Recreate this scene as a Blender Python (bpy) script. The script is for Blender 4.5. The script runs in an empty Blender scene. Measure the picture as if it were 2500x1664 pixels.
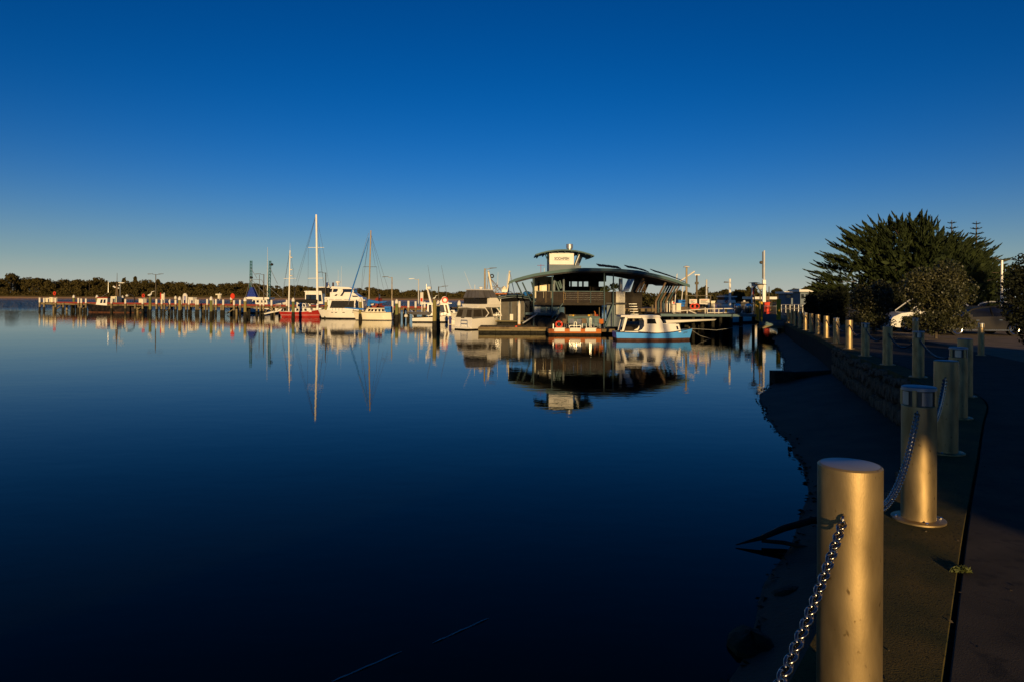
import bpy, math, random
import numpy as np
from mathutils import Vector, Matrix
S = bpy.context.scene
COL = S.collection
R = math.radians
# ------------------------------------------------------------------ camera
cam = bpy.data.cameras.new('camera')
cam.lens = 24.0; cam.sensor_width = 36.0; cam.sensor_fit = 'HORIZONTAL'
cam.shift_y = -0.0432; cam.clip_start = 0.05; cam.clip_end = 6000
co = bpy.data.objects.new('camera', cam); COL.objects.link(co)
co.matrix_world = Matrix.Translation((0, 0, 3.0)) @ Matrix.Rotation(math.pi/2, 4, 'X') @ Matrix.Rotation(0.0051, 4, 'Z')
S.camera = co
# ------------------------------------------------------------------ sky
SUN_EL, SUN_LEAN = 8.0, 2.0          # degrees; the sun stands low behind the viewer
w = bpy.data.worlds.new('World'); S.world = w; w.use_nodes = True
nt = w.node_tree; nt.nodes.clear()
def N(t, **k):
    n = nt.nodes.new(t)
    for a, v in k.items(): setattr(n, a, v)
    return n
sky = N('ShaderNodeTexSky', sky_type='NISHITA', sun_disc=False)
sky.sun_elevation = R(SUN_EL); sky.sun_rotation = R(180 - SUN_LEAN)
sky.air_density = 1.0; sky.dust_density = 0.0; sky.ozone_density = 6.0
m1 = N('ShaderNodeVectorMath', operation='SCALE'); m1.inputs['Scale'].default_value = 0.1
gm = N('ShaderNodeGamma'); gm.inputs[1].default_value = 1.42
m2 = N('ShaderNodeVectorMath', operation='SCALE'); m2.inputs['Scale'].default_value = 12.8
hs = N('ShaderNodeHueSaturation'); hs.inputs['Saturation'].default_value = 1.34; hs.inputs['Hue'].default_value = 0.4965
tc = N('ShaderNodeTexCoord'); sx = N('ShaderNodeSeparateXYZ')
ab = N('ShaderNodeMath', operation='MAXIMUM'); ab.inputs[1].default_value = 0.0
pw = N('ShaderNodeMath', operation='POWER'); pw.inputs[1].default_value = 1.25
dv = N('ShaderNodeMath', operation='MULTIPLY'); dv.inputs[1].default_value = -(1/0.074)**1.25
ex = N('ShaderNodeMath', operation='EXPONENT')
ml = N('ShaderNodeMath', operation='MULTIPLY'); ml.inputs[1].default_value = 0.95
mx = N('ShaderNodeMix', data_type='RGBA'); mx.inputs['B'].default_value = (4.6, 4.75, 4.3, 1)
bg = N('ShaderNodeBackground'); bg.inputs[1].default_value = 0.1
ow = N('ShaderNodeOutputWorld')
L = nt.links.new
L(sky.outputs[0], m1.inputs[0]); L(m1.outputs[0], gm.inputs[0]); L(gm.outputs[0], hs.inputs['Color']); L(hs.outputs[0], m2.inputs[0])
L(tc.outputs['Generated'], sx.inputs[0]); L(sx.outputs['Z'], ab.inputs[0]); L(ab.outputs[0], pw.inputs[0]); L(pw.outputs[0], dv.inputs[0])
L(dv.outputs[0], ex.inputs[0]); L(ex.outputs[0], ml.inputs[0]); L(ml.outputs[0], mx.inputs['Factor'])
L(m2.outputs[0], mx.inputs['A']); L(mx.outputs['Result'], bg.inputs[0]); L(bg.outputs[0], ow.inputs[0])
# ------------------------------------------------------------------ sun
sl = bpy.data.lights.new('sun', 'SUN'); sl.energy = 4.9; sl.angle = R(0.5); sl.color = (1.0, 0.69, 0.315)
so = bpy.data.objects.new('sun', sl); COL.objects.link(so)
LD = Vector((-math.sin(R(SUN_LEAN))*math.cos(R(SUN_EL)), math.cos(R(SUN_LEAN))*math.cos(R(SUN_EL)), -math.sin(R(SUN_EL))))
so.rotation_euler = LD.to_track_quat('-Z', 'Y').to_euler(); so.location = (10, -60, 40)
S.view_settings.view_transform = 'Standard'; S.view_settings.look = 'None'
S.view_settings.exposure = 0.0; S.view_settings.gamma = 1.0; S.view_settings.use_curve_mapping = False
S.render.engine = 'CYCLES'
S.cycles.use_denoising = True; S.cycles.max_bounces = 6; S.cycles.caustics_reflective = False; S.cycles.caustics_refractive = False
# ------------------------------------------------------------------ helpers
rng = random.Random(7); nrg = np.random.default_rng(7)
F = 1667.0
def at(px, py, Y):
    """photo pixel + distance -> point of the place"""
    u = (px-1250) + (py-724)*0.0051; v = (py-724) - (px-1250)*0.0051
    return Vector((u/F*Y, Y, 3.0 - v/F*Y))
def xw(px, Y): return (px-1250)/F*Y
def zw(px, py, Y): return at(px, py, Y).z
def g(Y): return 1.45 - 0.006*max(0.0, Y-4.0)     # level of the promenade
ORG = {}
class MB:
    def __init__(s): s.v = []; s.f = []
    def add(s, vs, fs):
        b = len(s.v); s.v += [tuple(p) for p in vs]; s.f += [tuple(i+b for i in q) for q in fs]; return s
    def box(s, x0, x1, y0, y1, z0, z1):
        return s.add([(x0,y0,z0),(x1,y0,z0),(x1,y1,z0),(x0,y1,z0),(x0,y0,z1),(x1,y0,z1),(x1,y1,z1),(x0,y1,z1)],
                     [(3,2,1,0),(4,5,6,7),(0,1,5,4),(1,2,6,5),(2,3,7,6),(3,0,4,7)])
    def hexa(s, p):   # 8 corners, bottom then top
        return s.add(p, [(3,2,1,0),(4,5,6,7),(0,1,5,4),(1,2,6,5),(2,3,7,6),(3,0,4,7)])
    def tube(s, pts, rad, n=8, cap=True, up=None):
        pts = [Vector(p) for p in pts]; k = len(pts)
        rad = rad if isinstance(rad, (list, tuple)) else [rad]*k
        vs = []; fs = []; ref = None
        for i, p in enumerate(pts):
            d = (pts[min(i+1, k-1)] - pts[max(i-1, 0)])
            d = d.normalized() if d.length > 1e-9 else Vector((0,0,1))
            if ref is None: ref = Vector((1,0,0)) if abs(d.z) > .9 else Vector((0,0,1))
            a = (ref - d*ref.dot(d)); a = a.normalized() if a.length > 1e-6 else d.orthogonal().normalized()
            ref = a; b = d.cross(a)
            for j in range(n):
                t = 2*math.pi*j/n; vs.append(p + (a*math.cos(t) + b*math.sin(t))*rad[i])
        for i in range(k-1):
            for j in range(n): fs.append((i*n+j, i*n+(j+1)%n, (i+1)*n+(j+1)%n, (i+1)*n+j))
        if cap: fs.append(tuple(range(n-1, -1, -1))); fs.append(tuple(range((k-1)*n, k*n)))
        return s.add(vs, fs)
    def lathe(s, c, prof, n=16, ang=0):
        vs = []; fs = []; c = Vector(c)
        for r, z in prof:
            for j in range(n):
                t = 2*math.pi*j/n + ang; vs.append((c.x+r*math.cos(t), c.y+r*math.sin(t), c.z+z))
        k = len(prof)
        for i in range(k-1):
            for j in range(n): fs.append((i*n+j, i*n+(j+1)%n, (i+1)*n+(j+1)%n, (i+1)*n+j))
        fs.append(tuple(range(n-1,-1,-1))); fs.append(tuple(range((k-1)*n, k*n)))
        return s.add(vs, fs)
    def prism(s, poly, y0, y1, axis='y'):   # polygon in (x,z) extruded along y (or (y,z) along x, (x,y) along z)
        n = len(poly)
        mk = {'y': lambda a,b,c:(a,c,b), 'x': lambda a,b,c:(c,a,b), 'z': lambda a,b,c:(a,b,c)}[axis]
        vs = [mk(a,b,y0) for a,b in poly] + [mk(a,b,y1) for a,b in poly]
        fs = [tuple(range(n)), tuple(range(2*n-1, n-1, -1))] + [(i,(i+1)%n,n+(i+1)%n,n+i) for i in range(n)]
        return s.add(vs, fs)
    def torus(s, c, R_, r, n=16, m=6, nrm=(0,1,0)):
        nz = Vector(nrm).normalized(); a = nz.orthogonal().normalized(); b = nz.cross(a); c = Vector(c)
        vs = []; fs = []
        for i in range(n):
            t = 2*math.pi*i/n; d = a*math.cos(t)+b*math.sin(t)
            for j in range(m):
                q = 2*math.pi*j/m; vs.append(c + d*(R_+r*math.cos(q)) + nz*(r*math.sin(q)))
        for i in range(n):
            for j in range(m): fs.append((i*m+j, ((i+1)%n)*m+j, ((i+1)%n)*m+(j+1)%m, i*m+(j+1)%m))
        return s.add(vs, fs)
    def build(s, name, mat, parent=None, smooth=False):
        o3 = ORG.get(parent.name, Vector((0,0,0))) if parent else Vector((0,0,0))
        me = bpy.data.meshes.new(name)
        me.from_pydata([(p[0]-o3.x, p[1]-o3.y, p[2]-o3.z) for p in s.v], [], s.f)
        me.materials.append(mat)
        if smooth:
            me.polygons.foreach_set('use_smooth', [True]*len(me.polygons))
            try: me.set_sharp_from_angle(angle=R(40))
            except Exception: pass
        me.update()
        o = bpy.data.objects.new(name, me); COL.objects.link(o)
        if parent: o.parent = parent
        ORG[o.name] = o3
        return o
def tag(o, label=None, cat=None, group=None, kind=None):
    if label: o['label'] = label
    if cat: o['category'] = cat
    if group: o['group'] = group
    if kind: o['kind'] = kind
    return o
def thing(name, label, cat, loc=(0,0,0), rz=None, group=None):
    """an Empty at the thing's base; rz given -> its parts are built in its own axes"""
    o = bpy.data.objects.new(name, None); COL.objects.link(o); o.location = loc
    o.empty_display_size = .3
    if rz is not None: o.rotation_euler = (0,0,rz); ORG[o.name] = Vector((0,0,0))
    else: ORG[o.name] = Vector(loc)
    return tag(o, label, cat, group)
def copy_tree(o, parent=None):
    c = o.copy(); COL.objects.link(c); c.parent = parent
    ORG[c.name] = ORG.get(o.name, Vector((0,0,0)))
    for ch in list(o.children): copy_tree(ch, c)
    return c
# ------------------------------------------------------------------ materials
def M(name, col, rough=.5, metal=0., var=.12, scale=3., bump=0., bscale=25., spec=.16, detail=5, stretch=None, alt=None, coat=0, altw=.5):
    m = bpy.data.materials.new(name); m.use_nodes = True; t = m.node_tree; b = t.nodes['Principled BSDF']
    b.inputs['Roughness'].default_value = rough; b.inputs['Metallic'].default_value = metal
    b.inputs['Specular IOR Level'].default_value = spec
    if coat: b.inputs['Coat Weight'].default_value = coat; b.inputs['Coat Roughness'].default_value = .08
    tcn = t.nodes.new('ShaderNodeTexCoord'); vec = tcn.outputs['Object']
    if stretch:
        mp = t.nodes.new('ShaderNodeMapping'); mp.inputs['Scale'].default_value = stretch
        t.links.new(vec, mp.inputs[0]); vec = mp.outputs[0]
    no = t.nodes.new('ShaderNodeTexNoise'); no.inputs['Scale'].default_value = scale; no.inputs['Detail'].default_value = detail
    t.links.new(vec, no.inputs['Vector'])
    rp = t.nodes.new('ShaderNodeValToRGB')
    lo = tuple(c*(1-var) for c in col[:3]); hi = tuple(min(1, c*(1+var)) for c in col[:3])
    if alt: hi = alt
    rp.color_ramp.elements[0].position = altw-.18; rp.color_ramp.elements[1].position = altw+.18
    rp.color_ramp.elements[0].color = (*lo, 1); rp.color_ramp.elements[1].color = (*hi, 1)
    t.links.new(no.outputs['Fac'], rp.inputs[0]); t.links.new(rp.outputs[0], b.inputs['Base Color'])
    if bump:
        n2 = t.nodes.new('ShaderNodeTexNoise'); n2.inputs['Scale'].default_value = bscale; n2.inputs['Detail'].default_value = 6
        t.links.new(vec, n2.inputs['Vector'])
        bp = t.nodes.new('ShaderNodeBump'); bp.inputs['Strength'].default_value = 1.0; bp.inputs['Distance'].default_value = bump
        t.links.new(n2.outputs['Fac'], bp.inputs['Height']); t.links.new(bp.outputs[0], b.inputs['Normal'])
    return m
def clad(name, col, pitch=.13, depth=.012, rough=.6):
    """painted boards: fine horizontal laps as relief"""
    m = M(name, col, rough, var=.08, scale=1.5); t = m.node_tree; b = t.nodes['Principled BSDF']
    tcn = t.nodes.new('ShaderNodeTexCoord'); sp = t.nodes.new('ShaderNodeSeparateXYZ')
    mu = t.nodes.new('ShaderNodeMath'); mu.operation = 'DIVIDE'; mu.inputs[1].default_value = pitch
    fr = t.nodes.new('ShaderNodeMath'); fr.operation = 'FRACT'
    bp = t.nodes.new('ShaderNodeBump'); bp.inputs['Distance'].default_value = depth; bp.inputs['Strength'].default_value = 1; bp.invert = True
    t.links.new(tcn.outputs['Object'], sp.inputs[0]); t.links.new(sp.outputs['Z'], mu.inputs[0]); t.links.new(mu.outputs[0], fr.inputs[0])
    t.links.new(fr.outputs[0], bp.inputs['Height']); t.links.new(bp.outputs[0], b.inputs['Normal'])
    return m
K = {}
K['white'] = M('white_paint', (.70,.67,.61), .35, var=.06)
K['gel'] = M('white_gelcoat', (.76,.72,.65), .28, var=.05, scale=.8, coat=.12)
K['cream'] = M('cream_gelcoat', (.76,.69,.52), .3, var=.07, scale=.9, coat=.2)
K['creamwall'] = M('cream_wall', (.66,.58,.42), .6, var=.1)
K['black'] = M('black_canvas', (.018,.017,.017), .7, var=.3, scale=8, bump=.01, bscale=6)
K['rubber'] = M('black_rubber', (.02,.02,.02), .75)
K['glass'] = M('dark_glass', (.012,.013,.015), .06, var=.2, spec=.6)
K['tint'] = M('tinted_clear', (.10,.095,.10), .12, var=.25, scale=1.2, bump=.02, bscale=2)
K['canvas'] = M('grey_canvas', (.11,.10,.085), .8, var=.15, scale=2, bump=.02, bscale=3)
K['mesh'] = M('dark_mesh', (.035,.028,.02), .8, var=.2)
K['red'] = M('red_paint', (.32,.018,.016), .38, var=.2, scale=1.5, alt=(.42,.03,.025))
K['redwood'] = M('faded_red_timber', (.33,.045,.028), .7, var=.25, scale=1.5, alt=(.25,.06,.04))
K['orange'] = M('orange_pontoon_paint', (.60,.17,.02), .6, var=.25, scale=3, alt=(.42,.12,.03))
K['ring'] = M('lifebuoy_red', (.65,.05,.02), .45)
K['blue'] = M('sky_blue_paint', (.07,.33,.86), .35, var=.08, scale=1, alt=(.09,.37,.90))
K['bluecover'] = M('blue_canvas', (.02,.15,.50), .75, var=.2, bump=.02, bscale=6)
K['netblue'] = M('blue_net', (.02,.04,.24), .85, var=.4, scale=6, bump=.05, bscale=12)
K['antifoul'] = M('brown_antifouling', (.075,.035,.025), .7, var=.3, scale=4)
K['blackhull'] = M('black_hull_paint', (.014,.014,.016), .45, var=.5, scale=2, alt=(.05,.035,.028), altw=.62)
K['rusthull'] = M('rusty_band', (.10,.04,.02), .8, var=.4, scale=4)
K['alu'] = M('mast_aluminium', (.62,.60,.56), .4, metal=.3, var=.06)
K['whitemast'] = M('white_mast', (.80,.77,.70), .4, var=.04)
K['bronze'] = M('bronze_mast', (.42,.33,.20), .45, metal=.3, var=.1)
K['wire'] = M('rigging_wire', (.16,.16,.17), .45, metal=.6)
K['teal'] = M('teal_roof_steel', (.048,.105,.115), .5, var=.1, scale=.8)
K['tealdark'] = M('dark_teal_steel', (.03,.06,.068), .55, var=.15)
K['latticeteal'] = M('teal_boom_paint', (.05,.17,.18), .5, var=.3, scale=5)
K['clad'] = clad('grey_blue_cladding', (.155,.19,.22))
K['cladlight'] = clad('pale_grey_cladding', (.40,.46,.52))
K['cladcream'] = clad('warm_white_cladding', (.58,.54,.44))
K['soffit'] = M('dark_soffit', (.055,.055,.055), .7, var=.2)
K['beamteal'] = M('pale_teal_beam', (.10,.155,.165), .6, var=.15, scale=2)
K['timber'] = M('weathered_timber', (.16,.115,.06), .8, var=.35, scale=2, stretch=(1,1,.2), bump=.01, bscale=20)
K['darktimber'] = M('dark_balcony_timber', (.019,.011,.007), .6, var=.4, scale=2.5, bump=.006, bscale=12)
K['strut'] = M('brown_timber_strut', (.15,.10,.06), .65, var=.3, scale=2, stretch=(1,1,.3))
K['pile'] = M('green_treated_pile', (.26,.25,.085), .8, var=.3, scale=1.6, alt=(.36,.24,.075), stretch=(1,1,.35), bump=.01, bscale=14)
K['pilegreen'] = M('mossy_pile', (.17,.20,.06), .85, var=.3, scale=2, alt=(.27,.23,.08), stretch=(1,1,.35), bump=.01, bscale=14)
K['tide'] = M('mussel_black_band', (.022,.02,.014), .85, var=.5, scale=9, bump=.04, bscale=14)
K['capwhite'] = M('white_pile_cap', (.70,.65,.56), .45, var=.06)
K['jettypile'] = M('jetty_pile_timber', (.21,.165,.09), .85, var=.35, scale=1.8, stretch=(1,1,.3))
K['pontoon'] = M('pontoon_concrete', (.30,.24,.13), .85, var=.25, scale=2.2, alt=(.20,.17,.09), bump=.01, bscale=10)
K['steel'] = M('galvanised_steel', (.42,.42,.41), .42, metal=.7, var=.12)
K['chrome'] = M('stainless_steel', (.68,.67,.66), .2, metal=1.)
K['bollard'] = M('brushed_bollard_aluminium', (.38,.275,.135), .48, metal=.85, var=.30, scale=11, bump=.00035, bscale=260, detail=9, stretch=(1,1,.35))  # gold in the base colour stands in for warm reflected sunlight
def spots(m, scale=38., col=(.10,.06,.02,1), lo=.66, hi=.74, amt=.75):
    t = m.node_tree; b = t.nodes['Principled BSDF']; src = b.inputs['Base Color'].links[0].from_socket
    tcn = t.nodes.new('ShaderNodeTexCoord'); mp = t.nodes.new('ShaderNodeMapping'); mp.inputs['Scale'].default_value = (1,1,.55); t.links.new(tcn.outputs['Object'], mp.inputs[0])
    n = t.nodes.new('ShaderNodeTexNoise'); n.inputs['Scale'].default_value = scale; n.inputs['Detail'].default_value = 3; t.links.new(mp.outputs[0], n.inputs['Vector'])
    r = t.nodes.new('ShaderNodeMapRange'); r.inputs['From Min'].default_value = lo; r.inputs['From Max'].default_value = hi; r.inputs['To Max'].default_value = amt; t.links.new(n.outputs['Fac'], r.inputs['Value'])
    x = t.nodes.new('ShaderNodeMix'); x.data_type = 'RGBA'; x.inputs['B'].default_value = col
    t.links.new(r.outputs[0], x.inputs['Factor']); t.links.new(src, x.inputs['A']); t.links.new(x.outputs['Result'], b.inputs['Base Color'])
spots(K['bollard'])
K['bollcap'] = M('bollard_cap', (.36,.37,.39), .5, metal=.7, var=.1, bump=.0004, bscale=220)
K['lampglass'] = M('lamp_reflector', (.36,.35,.33), .36, metal=.8, var=.1)
K['lampdark'] = M('lamp_recess', (.13,.12,.10), .5, metal=.4)
K['lens'] = M('pale_globe', (.62,.60,.54), .3)
K['chain'] = M('galvanised_chain', (.26,.25,.24), .26, metal=1., var=.15, scale=40)
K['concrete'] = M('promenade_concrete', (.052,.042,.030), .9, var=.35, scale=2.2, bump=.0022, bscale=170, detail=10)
K['kerb'] = M('mossy_coping_concrete', (.17,.12,.030), .93, var=.35, scale=3.0, alt=(.045,.045,.012), bump=.0035, bscale=120, detail=10)
K['asphalt'] = M('car_park_gravel', (.20,.155,.105), .9, var=.25, scale=2.5, bump=.006, bscale=60, detail=8)
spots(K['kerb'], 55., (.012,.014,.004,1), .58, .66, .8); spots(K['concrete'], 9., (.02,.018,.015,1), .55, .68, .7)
K['sand'] = M('wet_dark_sand', (.080,.050,.028), .75, var=.3, scale=1.5, bump=.008, bscale=22, detail=8, alt=(.105,.066,.038))
K['farsand'] = M('far_beach_sand', (.42,.26,.13), .9, var=.12, scale=.05)
K['faroak'] = M('far_bank_grass', (.13,.095,.03), .95, var=.3, scale=.06)
K['stone'] = M('sea_wall_stone', (.15,.11,.08), .85, var=.45, scale=2.5, bump=.02, bscale=9, detail=8, alt=(.24,.16,.10))
K['mortar'] = M('dark_wall_core', (.022,.022,.016), .95, var=.4, scale=5, bump=.02, bscale=12)
K['weed'] = M('algae_rock', (.016,.02,.009), .8, var=.6, scale=7, bump=.03, bscale=12)
K['drift'] = M('wet_driftwood', (.028,.022,.015), .6, var=.4, scale=10, bump=.004, bscale=30)
K['rope'] = M('pale_rope', (.55,.53,.48), .9)
K['bark'] = M('grey_brown_bark', (.09,.07,.05), .95, var=.35, scale=6, bump=.02, bscale=18)
K['yellow'] = M('yellow_timber', (.62,.36,.03), .6, var=.15, scale=3)
K['carpaint'] = M('charcoal_car_paint', (.05,.045,.042), .25, metal=.3, var=.05, coat=.9)
K['carwhite'] = M('white_car_paint', (.75,.74,.72), .25, var=.03, coat=.8)
K['darkpost'] = M('dark_street_pole', (.10,.085,.06), .6, metal=.2)
K['signblue'] = M('sign_blue', (.03,.06,.38), .5)
K['ink'] = M('sign_ink', (.07,.07,.07), .6)
K['purple'] = M('navy_fender_cloth', (.05,.045,.16), .8)
K['solar'] = M('solar_panel', (.006,.006,.007), .85, spec=.05)
K['pane'] = M('blue_tinted_glass', (.05,.10,.17), .08, spec=.6)
K['skin_bird'] = M('pelican_white', (.72,.70,.64), .7)
def leafmat(name, col, alt, rough=.5, spec=.4):
    m = M(name, col, rough, var=.35, scale=1.3, alt=alt, spec=spec); return m
K['cypress'] = leafmat('cypress_foliage', (.011,.020,.006), (.034,.046,.012), .75, .15)
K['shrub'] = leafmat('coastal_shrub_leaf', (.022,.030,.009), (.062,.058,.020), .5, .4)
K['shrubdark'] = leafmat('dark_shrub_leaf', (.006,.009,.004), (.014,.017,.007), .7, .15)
K['forest'] = leafmat('far_forest_leaf', (.034,.034,.010), (.095,.070,.022), .8, .1)
K['forestR'] = leafmat('town_tree_leaf', (.032,.036,.012), (.075,.060,.020), .8, .1)
K['pine'] = leafmat('pine_needles', (.016,.026,.012), (.030,.040,.015), .8, .1)
K['grass'] = leafmat('weed_leaf', (.05,.07,.012), (.09,.10,.02), .6)
# ------------------------------------------------------------------ water
def water_mat():
    m = bpy.data.materials.new('still_harbour_water'); m.use_nodes = True; t = m.node_tree; b = t.nodes['Principled BSDF']
    b.inputs['Base Color'].default_value = (.0022,.0046,.0032,1); b.inputs['Roughness'].default_value = .015
    b.inputs['IOR'].default_value = 1.14; b.inputs['Specular Tint'].default_value = (1.0,.78,.18,1)
    ge = t.nodes.new('ShaderNodeNewGeometry')
    def noise(sc, det, stretch):
        mp = t.nodes.new('ShaderNodeMapping'); mp.inputs['Scale'].default_value = stretch
        n = t.nodes.new('ShaderNodeTexNoise'); n.inputs['Scale'].default_value = sc; n.inputs['Detail'].default_value = det
        t.links.new(ge.outputs['Position'], mp.inputs[0]); t.links.new(mp.outputs[0], n.inputs['Vector']); return n.outputs['Fac']
    a = noise(2.6, 3, (.55,1.0,1)); c = noise(.32, 2, (.7,1,1)); pch = noise(.02, 2, (.35,1,1))
    rp = t.nodes.new('ShaderNodeMapRange'); rp.inputs['From Min'].default_value = .42; rp.inputs['From Max'].default_value = .68
    rp.inputs['To Min'].default_value = .35; rp.inputs['To Max'].default_value = 2.2
    t.links.new(pch, rp.inputs['Value'])
    # the breeze picks up in the channel beyond the jetty
    sp = t.nodes.new('ShaderNodeSeparateXYZ'); t.links.new(ge.outputs['Position'], sp.inputs[0])
    ch = t.nodes.new('ShaderNodeMapRange'); ch.interpolation_type = 'SMOOTHSTEP'; ch.inputs['From Min'].default_value = 118; ch.inputs['From Max'].default_value = 165
    ch.inputs['To Min'].default_value = 0; ch.inputs['To Max'].default_value = 45; t.links.new(sp.outputs['Y'], ch.inputs['Value'])
    md = t.nodes.new('ShaderNodeMapRange'); md.interpolation_type = 'SMOOTHSTEP'; md.inputs['From Min'].default_value = 62; md.inputs['From Max'].default_value = 112
    md.inputs['To Min'].default_value = 0; md.inputs['To Max'].default_value = 1.6; t.links.new(sp.outputs['Y'], md.inputs['Value'])
    ad = t.nodes.new('ShaderNodeMath'); ad.operation = 'ADD'; t.links.new(ch.outputs[0], ad.inputs[0]); t.links.new(rp.outputs[0], ad.inputs[1])
    a2 = t.nodes.new('ShaderNodeMath'); a2.operation = 'ADD'; t.links.new(ad.outputs[0], a2.inputs[0]); t.links.new(md.outputs[0], a2.inputs[1])
    mu = t.nodes.new('ShaderNodeMath'); mu.operation = 'MULTIPLY'; t.links.new(a, mu.inputs[0]); t.links.new(a2.outputs[0], mu.inputs[1])
    b1 = t.nodes.new('ShaderNodeBump'); b1.inputs['Distance'].default_value = .0042
    b2 = t.nodes.new('ShaderNodeBump'); b2.inputs['Distance'].default_value = .005
    t.links.new(mu.outputs[0], b1.inputs['Height']); t.links.new(c, b2.inputs['Height'])
    t.links.new(b2.outputs[0], b1.inputs['Normal']); t.links.new(b1.outputs[0], b.inputs['Normal'])
    return m
K['water'] = water_mat()
tag(MB().add([(-2500,-300,0),(2500,-300,0),(2500,3000,0),(-2500,3000,0)], [(0,1,2,3)]).build('water', K['water']), kind='structure')
# ------------------------------------------------------------------ promenade line (through the bollards)
BP = [(2075,1126),(2244,942),(2310,879.5),(2340,847),(2356.5,827),(2242.5,808.5),(2167.5,796.8),(2113,788.5),(2073.5,781.3),(2042,776.2),(2017.5,771.3),(1997.2,768.1),(1981.2,765.6),(1966.5,763.9),(1954,761.8),(1942.5,759.9),(1933.5,758.2),(1925,756.8)]
BPOS = []
for px, py in BP:
    v = (py-724)-(px-1250)*.0051
    Y = 977/(v-10.0)
    BPOS.append(((px-1250+(py-724)*.0051)/F*Y, Y))
LINE = [(-26,-34),(-9.5,-11.5),(-2.1,-2.1),(-.42,.2)] + BPOS + [(21.4,53.0)]
def catmull(P, n=8):
    out = []
    for i in range(len(P)-1):
        p0 = P[max(i-1,0)]; p1 = P[i]; p2 = P[i+1]; p3 = P[min(i+2,len(P)-1)]
        for k in range(n):
            t = k/n
            out.append(tuple(.5*((2*p1[j])+(-p0[j]+p2[j])*t+(2*p0[j]-5*p1[j]+4*p2[j]-p3[j])*t*t+(-p0[j]+3*p1[j]-3*p2[j]+p3[j])*t**3) for j in (0,1)))
    return out+[P[-1]]
# smooth the bollard line a little for the wall
CL = catmull(LINE, 6)
def smooth_line(P, it=6):
    P = [list(p) for p in P]
    for _ in range(it):
        Q = [p[:] for p in P]
        for i in range(1, len(P)-1):
            for j in (0,1): Q[i][j] = (P[i-1][j]+2*P[i][j]+P[i+1][j])/4
        P = Q
    return P
CL = smooth_line(CL)
def normals(P):
    out = []
    for i in range(len(P)):
        a = Vector(P[max(i-1,0)]); b = Vector(P[min(i+1,len(P)-1)]); d = (b-a).normalized()
        out.append(Vector((d.y, -d.x)))         # to the right (landward)
    return out
CN = normals(CL)
def off(i, o): return (CL[i][0]+CN[i].x*o, CL[i][1]+CN[i].y*o)
def ribbon(name, mat, offs, zs, i0=0, i1=None, smooth=False):
    """sheet following the promenade line; offs/zs: functions (i,k) or lists"""
    i1 = len(CL) if i1 is None else i1; vs = []; fs = []; k = len(offs)
    for i in range(i0, i1):
        for q in range(k):
            o = offs[q](i) if callable(offs[q]) else offs[q]
            x, y = off(i, o); z = zs[q](i, x, y) if callable(zs[q]) else zs[q]
            vs.append((x, y, z))
    n = i1-i0
    for i in range(n-1):
        for q in range(k-1): fs.append((i*k+q, i*k+q+1, (i+1)*k+q+1, (i+1)*k+q))
    return MB().add(vs, fs).build(name, mat, None, smooth)
G0 = lambda i,x,y: g(y)
tag(ribbon('coping', K['kerb'], [-.25,-.235,.262,.268,.268], [lambda i,x,y:g(y)-.16, G0, G0, lambda i,x,y:g(y)-.012, lambda i,x,y:g(y)-.09]), kind='structure')
tag(ribbon('joint_groove', K['mortar'], [.26,.30], [lambda i,x,y:g(y)-.05]*2), kind='structure')
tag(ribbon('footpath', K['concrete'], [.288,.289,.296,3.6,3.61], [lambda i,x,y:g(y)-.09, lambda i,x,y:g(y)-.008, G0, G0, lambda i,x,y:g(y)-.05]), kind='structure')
cp = MB(); vs = []
for i in range(0, len(CL), 2):
    x, y = off(i, 3.58); vs += [(x, y, g(y)-.004), (x+9, y-3, g(y)-.004), (260, y-12, g(y)-.004)]
n = len(vs)//3
cp.add(vs, [(3*i+q, 3*i+q+1, 3*i+q+4, 3*i+q+3) for i in range(n-1) for q in (0,1)])
tag(cp.build('car_park', K['asphalt']), kind='structure')
land = MB().add([(22,53,1.0),(31,80,1.0),(40,115,1.2),(44,190,1.6),(40,420,2.0),(600,420,2.0),(600,40,1.0),(260,40,1.0)], [(7,6,5,4,3,2,1,0)])
land.add([(22,53,1.0),(31,80,1.0),(40,115,1.2),(44,190,1.6),(40,420,2.0),(22,53,-.5),(31,80,-.5),(40,115,-.5),(44,190,-.5),(40,420,-.5)], [(0,1,6,5),(1,2,7,6),(2,3,8,7),(3,4,9,8)])
tag(land.build('town_ground', K['faroak']), kind='structure')
# beach
def shore(i):
    x, y = CL[i]
    pts = [(-40,1.2),(0,1.0),(5,1.0),(8,1.5),(12,2.3),(19,2.7),(23,2.2),(26,1.7),(31,1.3),(40,.9),(60,.8)]
    for a, b in zip(pts, pts[1:]):
        if a[0] <= y <= b[0]: return a[1]+(b[1]-a[1])*(y-a[0])/(b[0]-a[0]) + .06*math.sin(y*1.3)+.03*math.sin(y*3.1+1)
    return 1.0
tag(ribbon('beach', K['sand'], [-.2, lambda i:-.3-shore(i)*.35, lambda i:-.3-shore(i)*.75, lambda i:-.3-shore(i), lambda i:-.3-shore(i)-1.6, -12],
   [.34, .23, .075, -.012, -.5, -3], smooth=True), kind='structure')
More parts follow.
